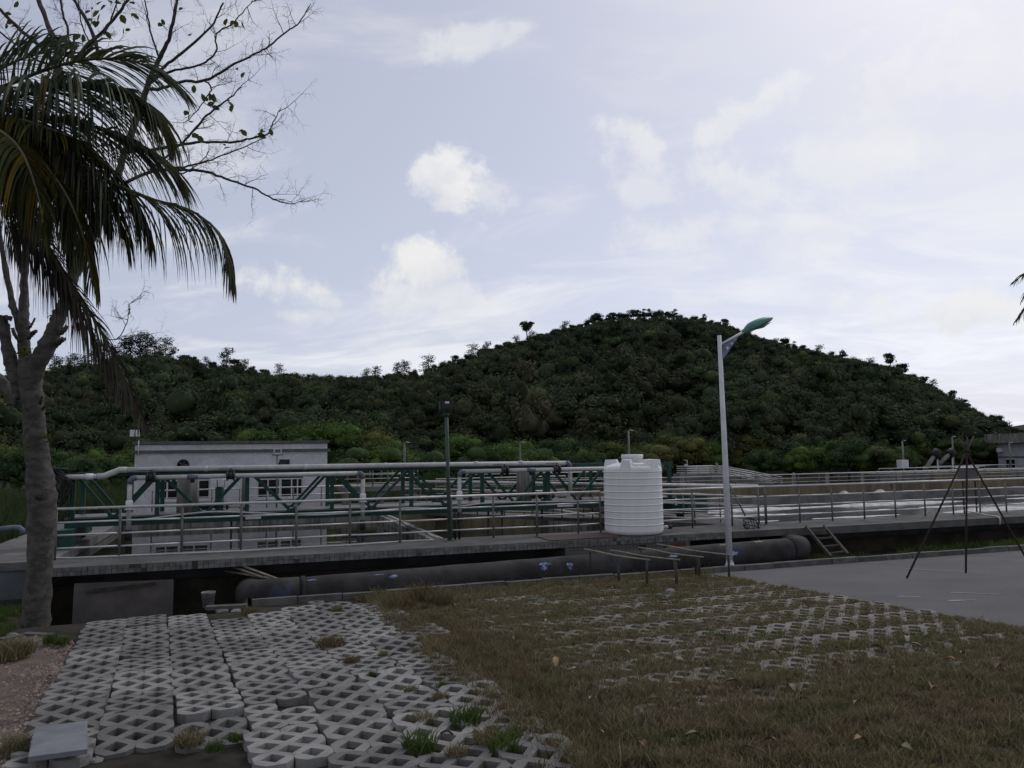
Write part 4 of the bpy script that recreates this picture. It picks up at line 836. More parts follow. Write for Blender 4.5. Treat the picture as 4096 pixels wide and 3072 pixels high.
# ------------------------------------------------------------------ floodlight pole on the deck
fp = thing('floodlight_pole', 'slim green pole with a black floodlight on the near deck', 'light pole', (4.42, 17.36, DECK))
zt_ = on_y(443, 414, 17.36)[2]; MB().tube([(4.42, 17.36, DECK), (4.36, 17.36, zt_)], [.045, .04], 10).build('pole', 'pole_green', fp)
mm = MB(); mm.box((4.3, 17.3, DECK + .001), (4.54, 17.42, DECK + .02)); mm.build('base_plate', 'post_steel', fp)
MB().tube([(4.36, 17.36, zt_ - .06), (4.36, 17.36, zt_ + .02)], .06, 10).build('collar', 'green_paint', fp); MB().tube([(4.36, 17.36, zt_), (4.36, 17.36, zt_ + .16)], .015, 6).build('stem', 'black_iron', fp)
hd = MB(); hd.box((4.2, 17.3, zt_ + .1), (4.52, 17.46, zt_ + .3)); hd.box((4.23, 17.27, zt_ + .12), (4.49, 17.3, zt_ + .28)); hd.build('lamp_head', 'black_iron', fp); part('lens', 'white_metal', fp, (4.3, 17.262, zt_ + .24), (4.4, 17.268, zt_ + .29))
for x in (4.62, 4.72): MB().tube([(x, 17.62, DECK), (x, 17.62, DECK + .62)], .03, 8).build('conduit', 'dark_rubber', fp)

# ------------------------------------------------------------------ large old pipe in the ditch
lp = thing('drain_pipe', 'large old grey pipe with patches of blue paint along the ditch', 'pipe', (6, 15.4, .5))
def pz(u): return .52 + .016 * u
R_ = .29; n = 22; PE = on_y(806, 548, 15.6)[0] - .55; us2 = np.linspace(.55, PE, 60)
def pipe_pt(u): return np.array([u, 15.42 + .012 * u, pz(u)])
MB().tube([pipe_pt(u) for u in us2], [R_ * (1 + .012 * math.sin(u * 5)) for u in us2], n, False).build('straight_run', 'pipe_old', lp)
e0 = pipe_pt(.62); 
MB().tube([e0 + [.35, 0, 0], e0 + [.02, 0, 0], e0 + [-.25, .05, -.02], e0 + [-.42, .22, -.04], e0 + [-.5, .5, -.06], e0 + [-.52, 1.7, -.1]], [R_ * 1.06, R_ * 1.07, R_ * 1.08, R_ * 1.06, R_ * 1.05, R_], n).build('elbow', 'pipe_old', lp)
MB().tube([e0 + [.38, 0, 0], e0 + [.46, 0, 0]], R_ * 1.1, n).build('joint_band', 'pipe_old', lp)
e1 = pipe_pt(PE)
MB().tube([e1 - [.02, 0, 0], e1 + [.3, .06, 0], e1 + [.55, .3, 0], e1 + [.62, .7, 0], e1 + [.62, 2.0, 0]], [R_ * 1.03] * 5, n).build('bend', 'pipe_old', lp)
rp = np.random.default_rng(3)
def patch(u0, t0, w, h, mat='pipe_white'):
    """flaking paint: an irregular film just proud of the pipe"""
    k = 26; vs = []
    for i in range(k):
        a = 2 * math.pi * i / k; q = rp.uniform(.35, 1.15); u = u0 + w * q * math.cos(a); t = t0 + h * q * math.sin(a); p = pipe_pt(u); vs.append(p + (R_ * 1.02) * np.array([0, -math.cos(t), math.sin(t)]))
    p = pipe_pt(u0); vs.append(p + (R_ * 1.025) * np.array([0, -math.cos(t0), math.sin(t0)]))
    MB().add(vs, [(i, (i + 1) % k, k) for i in range(k)]).build('paint_patch', mat, lp)
for (u, t, w, h) in ((5.95, .75, .16, .22), (5.9, .45, .1, .2), (6.5, .45, .09, .3), (1.2, 1.0, .12, .1), (2.75, .75, .12, .15), (2.4, 1.0, .2, .05), (9.0, .5, .16, .12), (10.6, .3, .12, .2)): patch(u, t, w, h)
for (u, t) in ((PE - 1.9, 1.2), (PE - .9, 1.25)): patch(u, t, .16, .12, 'leaf_pale')

# ------------------------------------------------------------------ street lamp
sl = thing('street_lamp', 'tall white street lamp with a green lamp head', 'street lamp', (10.09, 14.72, .5))
zb, zt_ = .52, 5.72
MB().tube([(10.09, 14.72, zb), (10.07, 14.72, 3.0), (10.03, 14.72, zt_)], [.075, .062, .045], 16).build('pole', 'white_metal', sl)
mm = MB(); mm.lathe((10.09, 14.72, zb - .08), [(.17, 0), (.17, .02), (.09, .26), (.075, .3)], 4); mm.build('base_flange', 'white_metal', sl)
a0 = np.array([10.04, 14.72, 5.52]); ad = np.array([.93, -.16, 0]); ad = ad / np.linalg.norm(ad)
a1 = a0 + ad * .52 + [0, 0, .26]
MB().tube([a0 + ad * .03, a1 + ad * .06 + [0, 0, .03]], .03, 10).build('arm', 'white_metal', sl)
q = np.array([-ad[1], ad[0], 0]) * .012
br = MB(); T3 = [a0 + ad * .07 + [0, 0, -.04], a0 + ad * .06 + [0, 0, -.34], a1 + [0, 0, -.03] - ad * .03]
br.add([p - q for p in T3] + [p + q for p in T3], [(0, 1, 2), (5, 4, 3), (0, 3, 4, 1), (1, 4, 5, 2), (2, 5, 3, 0)]); br.build('bracket', 'blue_metal', sl)
for f, s_ in ((.25, .035), (.5, .025), (.72, .016)):
    c = (T3[0] + T3[1]) / 2 * (1 - f) + T3[2] * f
    MB().tube([c - q * 1.4, c + q * 1.4], s_, 10).build('bracket_rivet', 'white_metal', sl)
# lamp head: leaf-shaped shell
hb = a1.copy(); hx = ad * math.cos(.42) + np.array([0, 0, math.sin(.42)]); hy = np.array([-ad[1], ad[0], 0]); hzv = np.cross(hx, hy); hzv = hzv if hzv[2] > 0 else -hzv
Lh, Wh = .86, .19; top = []; N1, N2 = 18, 12
def outline(t): return (max(0, math.sin(math.pi * min(1, t) ** .85))) ** .5 * min(1, .35 + 2.2 * t)
hs = MB(); vs = []
for i in range(N1 + 1):
    t = .004 + .992 * i / N1; w = Wh * outline(t) + .012; hgt = .13 * outline(t) + .015
    for j in range(N2 + 1):
        a = math.pi * j / N2; vs.append(hb + hx * (t * Lh) + hy * (w * math.cos(a)) + hzv * (hgt * math.sin(a)))
hs.add(vs, [(i * (N2 + 1) + j, i * (N2 + 1) + j + 1, (i + 1) * (N2 + 1) + j + 1, (i + 1) * (N2 + 1) + j) for i in range(N1) for j in range(N2)], True)
lh = hs.build('lamp_head', 'lamp_green', sl)
un = MB(); vs = []
for i in range(N1 + 1):
    t = .004 + .992 * i / N1; w = Wh * outline(t) + .012; vs += [hb + hx * (t * Lh) + hy * w, hb + hx * (t * Lh) - hzv * (.07 * outline(t)), hb + hx * (t * Lh) - hy * w]
un.add(vs, [(i * 3 + j, (i + 1) * 3 + j, (i + 1) * 3 + j + 1, i * 3 + j + 1) for i in range(N1) for j in range(2)], True); un.build('underside', 'lamp_green', lh)
ln = MB(); k = 20; vs = [hb + hx * (Lh * .64 + Lh * .3 * math.cos(2 * math.pi * i / k)) + hy * (Wh * .8 * math.sin(2 * math.pi * i / k)) - hzv * (.055) for i in range(k)] + [hb + hx * (Lh * .64) - hzv * .105]
ln.add(vs, [((i + 1) % k, i, k) for i in range(k)], True); ln.build('lens', 'lamp_lens', lh)

# ------------------------------------------------------------------ stick racks on posts
racks = [('stick rack nearest the drain pipe on the left', (584.5, 549.3), (650, 559.8), [(590.5, 551, 591, 578), (618, 556, 619.5, 584), (647, 560, 647.5, 588)]),
         ('second stick rack from the left below the white tank', (609.8, 550.3), (679.9, 559.7), [(613, 551.5, 615, 575), (674.5, 559.5, 677, 587.5)]),
         ('third stick rack from the left below the white tank', (638.3, 547.4), (703.5, 557), [(641, 548.3, 641.5, 573), (698, 556, 699.5, 579)]),
         ('rightmost stick rack ending in front of the street lamp', (657, 544.3), (732, 555), [(662, 545.5, 663, 570), (694.5, 550, 696, 577.5), (728, 554, 729, 580)])]
for lab, s0, s1, posts in racks:
    t_ = None; tops = []
    for (x0, y0, x1, y1) in posts:
        b = gnd(x1, y1); d = (b - EYE) @ HEAD; tp = on_d(x0, y0, d)
        if t_ is None: t_ = thing('stick_rack', 'bamboo ' + lab, 'rack', b, 'stick racks on the grass')
        w = rng.uniform(.024, .036); MB().tube([b - [0, 0, .1], (b + tp) / 2 + rng.uniform(-.012, .012, 3), tp - [0, 0, .01]], [w, w * .95, w * .9], 7).build('post', 'post_wood', t_); tops.append((x0, d))
    xs3 = [a for a, _ in tops]; ds = [d for _, d in tops]; k = np.polyfit(xs3, ds, 1)
    e0, e1 = on_d(*s0, k[0] * s0[0] + k[1]), on_d(*s1, k[0] * s1[0] + k[1]); mid_ = (e0 + e1) / 2 - [0, 0, .025]
    MB().tube([e0, e0 * .6 + mid_ * .4 + [0, 0, .008], mid_, e1 * .6 + mid_ * .4 - [0, 0, .006], e1], [.017, .017, .016, .015, .013], 7).build('stick', 'bamboo', t_)

# ------------------------------------------------------------------ iron tripod on the road
tpd = thing('iron_tripod', 'rusty iron pole tripod standing on the road', 'tripod', (13.2, 11.5, .7))
apx = on_y(967.5, 452, 12.1)
for i, (x, y) in enumerate(((907, 580), (966, 575), (1034, 574))):
    f_ = gnd(x, y); f_[2] += .04; d = apx + rng.uniform(-.02, .02, 3) - f_; 
    MB().tube([f_, f_ + d * 1.0, f_ + d * 1.13], [.02, .018, .015], 8).build('leg', 'rust_dark', tpd)
MB().tube([apx + [-.05, -.03, .02], apx + [.05, -.03, .0], apx + [.04, .05, -.02], apx + [-.05, .05, .01], apx + [-.05, -.03, .03]], .014, 6).build('lashing', 'dark_rubber', tpd)
# control box on legs, on the far deck
xa, xb = on_y(963, 490, 17.7)[0], on_y(975.5, 490, 17.7)[0]; ba = on_y(963, 481, 17.7)[2]; bt = on_y(963, 468, 17.7)[2]
cbx = thing('control_box', 'grey metal control box on two thin legs at the deck railing', 'box', (xa, 17.7, DECK)); 
bx_ = part('cabinet', 'trim_grey', cbx, (xa - .02, 17.6, ba), (xb + .02, 17.85, bt)); part('door', 'trim_grey', bx_, (xa + .02, 17.59, ba + .03), (xb - .02, 17.6, bt - .03)); part('roof', 'white_metal', bx_, (xa - .05, 17.56, bt), (xb + .05, 17.9, bt + .025))
for x in (xa, xb): MB().tube([(x, 17.7, DECK), (x, 17.7, ba)], .022, 7).build('leg', 'rust_dark', cbx)
hose('white hose bent over the deck edge below the control box', [on_z(967, 511, DECK + .01), on_z(978, 513, DECK + .01), on_z(985.5, 515, DECK + .01), (on_z(985.8, 516.3, DECK)[0], V0 - .02, DECK - .0), (on_z(985.8, 516.3, DECK)[0], V0 - .03, DECK - .2)], .02)

# ------------------------------------------------------------------ ladder, net, rods, board, bucket
ld = thing('ladder', 'short wooden ladder leaning from the ditch up to the deck', 'ladder', (16, 15.3, .5))
S0 = [on_y(805.8, 526.6, V0 - .03), on_y(823.8, 526, V0 - .03)]; S1 = [on_y(831, 557, 14.95), on_y(848, 554.5, 14.95)]
for a, b in zip(S0, S1): MB().beam(a, b, .05, .08).build('stile', 'post_wood', ld)
for f in (.17, .42, .68, .9): MB().beam(S0[0] * (1 - f) + S1[0] * f, S0[1] * (1 - f) + S1[1] * f, .06, .035).build('rung', 'post_wood', ld)
sn = thing('skimming_net', 'long-handled skimming net leaning on the railing beside the lamp', 'net', on_y(745.4, 516, 17.1))
pA, pB = on_y(716, 463, 17.25), on_y(745.4, 516, 17.0); MB().tube([pA, (pA + pB) / 2 + [.03, 0, .02], pB], [.022, .022, .024], 8).build('handle', 'bamboo', sn)
pc = on_y(751, 524, 16.75); ring = [pc + np.array([.22 * math.cos(a), .12 * math.sin(a), .16 * math.sin(a)]) for a in np.linspace(0, 2 * math.pi, 19)]
MB().tube(ring, .01, 6, False).build('hoop', 'black_iron', sn)
nb = MB(); rows = 9; cols = 16; vs = []
for i in range(rows):
    f = i / (rows - 1); c = pc * (1 - f) + np.array(on_y(757, 545, 16.2)) * f; rr_ = .21 * (1 - .62 * f)
    for j in range(cols): a = 2 * math.pi * j / cols; vs.append(c + np.array([rr_ * math.cos(a), .6 * rr_ * math.sin(a), .7 * rr_ * math.sin(a) * (1 - f)]) + rng.uniform(-.025, .025, 3))
nb.add(vs, [(i * cols + j, i * cols + (j + 1) % cols, (i + 1) * cols + (j + 1) % cols, (i + 1) * cols + j) for i in range(rows - 1) for j in range(cols)])
no = nb.build('net_bag', 'dark_rubber', sn); wm = no.modifiers.new('wire', 'WIREFRAME'); wm.thickness = .022
for i, (a, b, va, vb) in enumerate((((225, 571), (292, 582), 16.6, 15.5), ((239.5, 565), (285, 581.7), 16.4, 15.55), ((232, 566.5), (262, 577), 16.5, 15.9))):
    tag(MB().tube([on_y(*a, va), on_y(*b, vb)], .022, 7).build('loose_rod', 'bamboo'), ('longest thin rod resting on the drain pipe elbow', 'upper thin rod sloping from the deck to the drain pipe', 'short thin rod under the deck edge')[i], 'rod', 'loose rods by the pipe elbow')
bo = thing('leaning_board', 'large grey-brown board with a faded red mark leaning on the wall', 'board', (-2.1, 16.1, 0))
q0, q1, q2, q3 = (-2.95, 16.0, -.1), (-1.28, 16.05, -.1), (-1.3, 16.32, .80), (-2.98, 16.27, .84)
mm = MB(); mm.add([q0, q1, q2, q3] + [(x, y + .05, z) for x, y, z in (q0, q1, q2, q3)], [(0, 1, 2, 3), (7, 6, 5, 4), (0, 4, 5, 1), (1, 5, 6, 2), (2, 6, 7, 3), (3, 7, 4, 0)]); mm.build('panel', 'board', bo)
mm = MB(); mm.beam((-2.75, 16.2, .70), (-1.6, 16.22, .76), .03, .06); mm.build('batten', 'post_wood', bo); tag(MB().beam((-2.9, 15.3, .16), (-1.2, 15.1, .3), .2, .05).build('fallen_plank', 'post_wood'), 'dark plank lying at the foot of the leaning board', 'plank')
b = gnd(207.5, 614, -.1); bk = thing('bucket', 'small weathered white bucket at the back of the paver blocks', 'bucket', (b[0], b[1] + .15, .62))
bz = .50; MB().lathe((b[0], b[1] + .15, bz), [(.09, 0), (.115, .24), (.122, .245), (.122, .265), (.105, .265), (.08, .03)], 20).build('shell', 'stone', bk)
MB().tube([(b[0] - .12, b[1] + .15, bz + .24), (b[0] - .08, b[1] + .04, bz + .16), (b[0] + .08, b[1] + .04, bz + .16), (b[0] + .12, b[1] + .15, bz + .24)], .005, 5).build('bail_handle', 'black_iron', bk)
def rock(name, p, s, label, mat='stone', group='loose stones', flat=.6):
    r_ = np.random.default_rng(int(abs(p[0] * 1000)) + 3); mm = MB(); prof = [(.05, -.5), (.75, -.45), (1, -.05), (.85, .35), (.4, .55), (.05, .58)]; mm.lathe((0, 0, 0), prof, 9, False)
    mm.v = [tuple(np.array(v) * np.array([1, .8, flat]) * s * r_.uniform(.8, 1.2)) for v in mm.v]; mm.v = [tuple(np.array(v) + p + [0, 0, s * .3 * flat]) for v in mm.v]
    return tag(mm.build(name, mat), label, 'stone', group)
rock('stone', gnd(222, 613), .12, 'dark lump of rubble right of the bucket'); rock('stone', gnd(236, 612), .09, 'small rubble piece left of the dry grass tuft')
rock('stone', gnd(669, 594), .1, 'pale slanted stone in the grass below the stick racks', flat=1.0); rock('stone', gnd(642, 589), .06, 'small white scrap in the grass left of the pale stone', 'white_plastic')
rock('stone', gnd(707, 577), .12, 'flat pale stone at the grass corner by the road'); rock('stone', gnd(530, 603), .05, 'small pale stone in the middle of the grass')
rock('stone', gnd(103, 757), .07, 'pale lump of rubble at the bottom edge of the pavers'); rock('stone', gnd(95, 762), .06, 'brown lump of rubble beside the paler one'); rock('stone', gnd(12, 636), .09, 'mossy stone left of the tree base')
# small blue pipe at the left edge
tag(MB().tube([on_y(-8, 530, 19.2), on_y(12, 527.5, 19.2), on_y(19, 527.5, 19.2), on_y(22.5, 530, 19.2), on_y(22.8, 534, 19.2)], .055, 10).build('small_pipe', 'pvc_blue'), 'small blue-grey pipe with a bent end at the left edge', 'pipe')

# ------------------------------------------------------------------ far right structures
rb = thing('flat_roof_building', 'white building with an overhanging grey flat roof at the right edge', 'building', (60, 52, DECK))
x0 = on_y(998, 455, 52.3)[0]; xr = on_y(984, 438, 53)[0]
def on_x(px, py, x): r = ray(px, py); return EYE + r * (x / r[0])
zr0, zr1 = on_x(1000, 443, xr)[2], on_x(1000, 433.8, xr)[2]
part('wall', 'cream_wall', rb, (x0, 45.5, DECK - .3), (x0 + 9, 52.3, zr0)); part('roof', 'wall_stained', rb, (xr, 44.8, zr0 + .003), (x0 + 10, 53, zr1))
zs = on_x(1005, 457, x0)[2]; part('stripe', 'trim_grey', rb, (x0 - .05, 45.5, zs - .06), (x0 - .003, 52.3, zs + .07))
wa, wb = on_x(1007, 465, x0)[1], on_x(1015, 465, x0)[1]; wz0, wz1 = on_x(1010, 471, x0)[2], on_x(1010, 459.5, x0)[2]
wf = part('window', 'glass_dark', rb, (x0 - .06, wb, wz0), (x0 - .01, wa, wz1)); mm = MB(); mm.box((x0 - .09, wb - .06, wz0 - .06), (x0 - .02, wa + .06, wz0)); mm.box((x0 - .09, wb - .06, wz1), (x0 - .02, wa + .06, wz1 + .06)); mm.build('frame', 'frame_white', wf)
part('wall_lamp', 'white_metal', rb, (x0 - .4, 51.7, on_x(994, 452, x0)[2]), (x0 - .05, 52.1, on_x(994, 448, x0)[2]))
for px, y0, y1, v, lab in ((404.5, 443, 480, 46, 'thin grey pole with a small lamp before the trees left of the floodlight pole'), (520.5, 443, 480, 46, 'thin grey lamp pole before the bright trees behind the bridge'), (629.6, 431, 476, 44, 'bare grey pole rising behind the white tank'), (903.8, 441, 468, 48, 'grey lamp pole with a white box at its foot on the right'), (954, 437, 468, 48, 'curved-top grey lamp pole left of the tripod'), (1011, 443, 470, 46, 'thin pole in front of the right-hand building')):
    b, t0 = on_y(px, y1, v), on_y(px, y0, v); t_ = thing('lamp_pole', lab, 'lamp post', (b[0], v, DECK), 'lamp poles'); MB().tube([(b[0], v, DECK), (b[0], v, t0[2])], [.075, .06], 8).build('pole', 'pier' if px > 600 else 'post_steel', t_)
    hd = MB(); hd.tube([(b[0], v, t0[2] - .05), (b[0] + .06, v, t0[2] + .06), (b[0] + .2, v, t0[2] + .07)], .03, 6); hd.build('lamp_arm', 'post_steel', t_); part('lamp_head', 'white_metal', t_, (b[0] + .12, v - .06, t0[2] + .02), (b[0] + .32, v + .06, t0[2] + .06))
p = on_y(903, 461, 47.5); tag(part('meter_box', 'white_metal', None, (p[0] - .35, 47.3, on_y(903, 468, 47.5)[2]), (p[0] + .35, 47.8, on_y(903, 459.8, 47.5)[2])), 'pale upright box at the foot of a lamp pole', 'box')
rpz = on_y(940, 477, 45)[2]; q0_, q1_ = on_y(876, 477, 45)[0], on_y(1060, 474, 45)[0]
pl = thing('platform', 'raised concrete platform with ochre wall beyond the foam tank', 'platform', (50, 45, DECK)); part('slab', 'concrete', pl, (q0_, 44.6, DECK), (q1_, 48.5, rpz - .25)); part('front_wall', 'wall_ochre', pl, (on_y(933, 480, 44.5)[0], 44.3, DECK - .1), (on_y(1008, 480, 44.5)[0], 44.597, rpz - .24))
railing('left part of the railing on the raised platform at the right', (q0_, 44.7), (on_y(985, 465, 44.7)[0], 44.7), rpz - .249, list(np.linspace(0, 1, 10)), levels=(1.0, .7, .4), rr=.022, top=.03, pr=.03, group='far railings')
railing('back railing on the raised platform before the right-hand building', (on_y(925, 465, 48)[0], 48.2), (on_y(1060, 465, 48)[0], 48.2), rpz - .249, list(np.linspace(0, 1, 14)), levels=(.95, .65, .35), rr=.022, top=.03, pr=.03, group='far railings')
for (xa_, ya_, xb_, yb_, lab) in ((924, 471, 937, 452, 'left inclined screw conveyor arm with a dark head'), (939, 464, 952, 452, 'right inclined screw conveyor arm with a dark head')):
    a, b = on_y(xa_, ya_, 47), on_y(xb_, yb_, 47); t_ = thing('screw_conveyor', lab, 'machine', a, 'screw conveyors'); MB().tube([a, b], .16, 10).build('tube', 'pier', t_); MB().tube([b - (b - a) * .25, b + (b - a) * .06], .34, 10).build('drive_head', 'dark_rubber', t_)
    MB().tube([(b[0], 47, rpz - .25), (b[0], 47, b[2])], .06, 6).build('support', 'white_metal', t_)
p = on_z(892, 474, rpz); sx0 = on_y(891.5, 475, 46)
mm = MB(); k = 10; vs = [(sx0[0] + s * .95 * math.cos(a) * (1 if i else 1), 45.4 + i * 1.2, rpz - .25 + .62 * math.sin(a)) for i in (0, 1) for s in (1,) for a in np.linspace(0, math.pi, k)]
mm.add(vs, [(j, j + 1, k + j + 1, k + j) for j in range(k - 1)] + [tuple(range(k)), tuple(reversed(range(k, 2 * k)))], False); tag(mm.build('machine_cover', 'pier'), 'pale arched machine cover behind the far railing', 'cover')
# stair with sloping rails beyond the foam tank
st = thing('stair', 'concrete stair with sloping steel handrails beyond the foam tank', 'stair', (30, 46, DECK)); sa, sb = on_y(723, 473.6, 45.2), on_y(783, 486, 45.2); sl0 = on_y(687, 473.6, 45.2)
part('landing', 'concrete', st, (sl0[0], 45.2, .2), (sa[0], 47, sa[2]))
for i in range(10): f = i / 10; part('step', 'concrete', st, (sa[0] + (sb[0] - sa[0]) * f + .003 * i, 45.25, .3 - .01 * i), (sa[0] + (sb[0] - sa[0]) * (f + .1), 46.6, sa[2] - (sa[2] - .5) * (f + .06)))
for h in (.52, .38, .24, .1):
    for v in (45.25, 46.5):
        MB().tube([(sl0[0], v, sa[2] + h), (sa[0], v, sa[2] + h)], .03, 6).build('landing_rail', 'rail_steel', st); MB().tube([(sa[0], v, sa[2] + h), (sb[0], v, .56 + h)], .034, 6).build('hand_rail', 'rail_steel', st)
for f in (0, .33, .66, 1): MB().tube([(sl0[0] + (sa[0] - sl0[0]) * f, 45.25, sa[2]), (sl0[0] + (sa[0] - sl0[0]) * f, 45.25, sa[2] + .52)], .024, 6).build('rail_post', 'post_steel', st)
for f in (.3, .6, .9): MB().tube([(sa[0] + (sb[0] - sa[0]) * f, 45.25, sa[2] + (.56 - sa[2]) * f - .1), (sa[0] + (sb[0] - sa[0]) * f, 45.25, sa[2] + (.56 - sa[2]) * f + .5)], .024, 6).build('rail_post', 'post_steel', st)
t_ = thing('stair_lamp', 'small white lamp on the corner of the stair landing', 'light', (sl0[0], 45.3, sa[2] + .52)); MB().tube([(sl0[0] + .1, 45.3, sa[2] + .52), (sl0[0] + .1, 45.3, sa[2] + .95), (sl0[0] - .1, 45.3, sa[2] + .95)], .03, 6).build('stem', 'white_metal', t_); part('lamp_box', 'white_metal', t_, (sl0[0] - .1, 45.2, sa[2] + .55), (sl0[0] + .06, 45.35, sa[2] + .68))

# ------------------------------------------------------------------ paver blocks
def paver_mesh(seed, skip=(), th=.1):
    """eight-hole lattice block: diamond cells with bars between them, lobed outline"""
    r = np.random.default_rng(seed); a = .1385; b = .1425; h = .66
    cells = [(-1, -2), (1, -2), (-1, 0), (1, 0), (-1, 2), (1, 2), (0, -1), (0, 1)]; cells = [c for i, c in enumerate(cells) if i not in skip]; cs = set(cells)
    key = {}; V = []; F = []
    def vert(x, y, z):
        k = (round(x, 4), round(y, 4), z)
        if k not in key:
            jx, jy = r.uniform(-.004, .004, 2); key[k] = len(V); V.append((x + jx, y + jy, z + (r.uniform(-.003, .003) if z > 0 else 0)))
        return key[k]
    for (i, j) in cells:
        cx, cy = i * a, j * b; out = [(cx + a, cy), (cx, cy + b), (cx - a, cy), (cx, cy - b)]; inn = [(cx + a * h, cy), (cx, cy + b * h), (cx - a * h, cy), (cx, cy - b * h)]
        nb_ = [(i + 1, j + 1), (i - 1, j + 1), (i - 1, j - 1), (i + 1, j - 1)]
        for q in range(4):
            p0, p1, i0, i1 = out[q], out[(q + 1) % 4], inn[q], inn[(q + 1) % 4]; ext = nb_[q] not in cs
            mids = []
            if ext:
                s0, s1 = (1, 1, -1, -1)[q], (1, -1, -1, 1)[q]; sx, sy = ((1, 1), (-1, 1), (-1, -1), (1, -1))[q]
                g = (.97, .5); mids = [(cx + sx * a * (g[0] if q % 2 == 0 else g[1]), cy + sy * b * (g[1] if q % 2 == 0 else g[0])), (cx + sx * a * (g[1] if q % 2 == 0 else g[0]), cy + sy * b * (g[0] if q % 2 == 0 else g[1]))]
            ring = [p0] + mids + [p1]
            F.append([vert(*p, th) for p in ring] + [vert(*i1, th), vert(*i0, th)])
            F.append([vert(*i0, th), vert(*i1, th), vert(i1[0], i1[1], 0), vert(i0[0], i0[1], 0)])
            if ext:
                for m0, m1 in zip(ring[:-1], ring[1:]): F.append([vert(m1[0], m1[1], th), vert(m0[0], m0[1], th), vert(m0[0], m0[1], 0), vert(m1[0], m1[1], 0)])
    me = bpy.data.meshes.new('paver'); me.from_pydata(V, [], F); me.materials.append(MATS['paver']); return me
PV = [paver_mesh(i) for i in range(6)] + [paver_mesh(20, (0,)), paver_mesh(21, (5, 7)), paver_mesh(22, (0, 1, 6))]
pvb = thing('pavement', None, None, (0, 9, .8), kind='structure')
PITCH_U, PITCH_V = .56, .862
rv_ = np.random.default_rng(12); paver_spots = []
for c_ in range(8):
    front = (6.45, 6.62, 6.5, 5.75, 5.0, 4.7, 4.6, 9.9)[c_]; back = (13.75, 13.7, 13.6, 13.0, 13.5, 13.8, 14.1, 13.9)[c_]
    v = front + PITCH_V / 2; off = rv_.uniform(-.008, .008); r_i = 0
    while v < back - .3:
        u = -1.66 + PITCH_U * (c_ + .5) - .1 * (max(v, 7.2) - 7.4) + off + rv_.uniform(-.012, .012)
        k = int(rv_.integers(0, 6)); 
        if rv_.random() < .05: k = 6 + int(rv_.integers(0, 2))
        if c_ == 2 and r_i == 0: k = 8
        dz = rv_.uniform(-.012, .012) + (.02 if v > 8.35 and c_ < 3 else 0)
        o_ = link('paver', PV[k], None, pvb, (u, v, gz(v) + dz - .03)); o_.rotation_euler = (-.053 + rv_.uniform(-.016, .016), rv_.uniform(-.016, .016), .1 + rv_.uniform(-.014, .014) + (math.pi if rv_.random() < .5 else 0)); 
        paver_spots.append((u, v, dz)); v += PITCH_V + rv_.uniform(-.012, .025); r_i += 1
# square slab resting on the pavers
p = [gnd(x, y, .17) for x, y in ((35.5, 727), (87.5, 720.5), (87.5, 749), (28, 757))]
mm = MB(); mm.add([q + [0, 0, .0] for q in p] + [q - [0, 0, .035] for q in p], [(0, 3, 2, 1), (4, 5, 6, 7), (0, 1, 5, 4), (1, 2, 6, 5), (2, 3, 7, 6), (3, 0, 4, 7)]); tag(mm.build('stone_slab', 'slab'), 'square blue-grey slab lying on the lower-left pavers', 'slab')
tag(MB().beam(gnd(206, 609, .06) + [0, .1, 0], gnd(247, 607, .06) + [0, .1, 0], .16, .06).build('concrete_strip', 'kerb'), 'low concrete strip at the back of the pavers', 'concrete strip')
# old pavers under the turf, mostly overgrown
lat = PV[0]; lv = np.array([v.co for v in lat.vertices]); VV, LF = [], []; o = 0; tri = [tuple(pp.vertices) for pp in lat.polygons]
gaps = MB()
lat_spots = []
for i in range(13):
    for j in range(13):
        u = 2.35 + .55 * i; v = 3.2 + .85 * j
        if u > 9.0 or v > 14.1: continue
        lat_spots.append((u, v)); gaps.add(lv * [1, 1, .5] + [u, v, gz(v) - .040 + .012 * float(vnoise(u * .9, v * .9, 77)) - .03 * (1 - float(sstep(5.2, 6.4, v)) * float(sstep(2.9, 3.6, u)))], tri)
tp_ = gaps.build('overgrown_paver', 'paver_old', pvb); tp_['kind'] = 'stuff'

# ------------------------------------------------------------------ grass
def blades(P, hgt, wid, lean, r, flop=.5):
    n = len(P); a = r.uniform(0, 6.283, n); d = np.stack([np.cos(a), np.sin(a), 0 * a], 1); s = np.stack([-np.sin(a), np.cos(a), 0 * a], 1)
    b = r.uniform(0, 6.283, n); ld = np.stack([np.cos(b), np.sin(b), 0 * b], 1); L = (lean * r.uniform(.2, 1, n))[:, None]; h = hgt[:, None]; w = wid[:, None]
    m_ = P + np.array([0, 0, 1]) * h * .55 + ld * h * L * .35; t_ = P + np.array([0, 0, 1]) * h * (1 - .35 * L * flop) + ld * h * L
    V = np.stack([P - s * w, P + s * w, m_ - s * w * .75, m_ + s * w * .75, t_], 1).reshape(-1, 3); i = np.arange(n)[:, None] * 5
    F = np.concatenate([i + [0, 1, 3], i + [0, 3, 2], i + [2, 3, 4]], 0); return V, F
rg = np.random.default_rng(4)
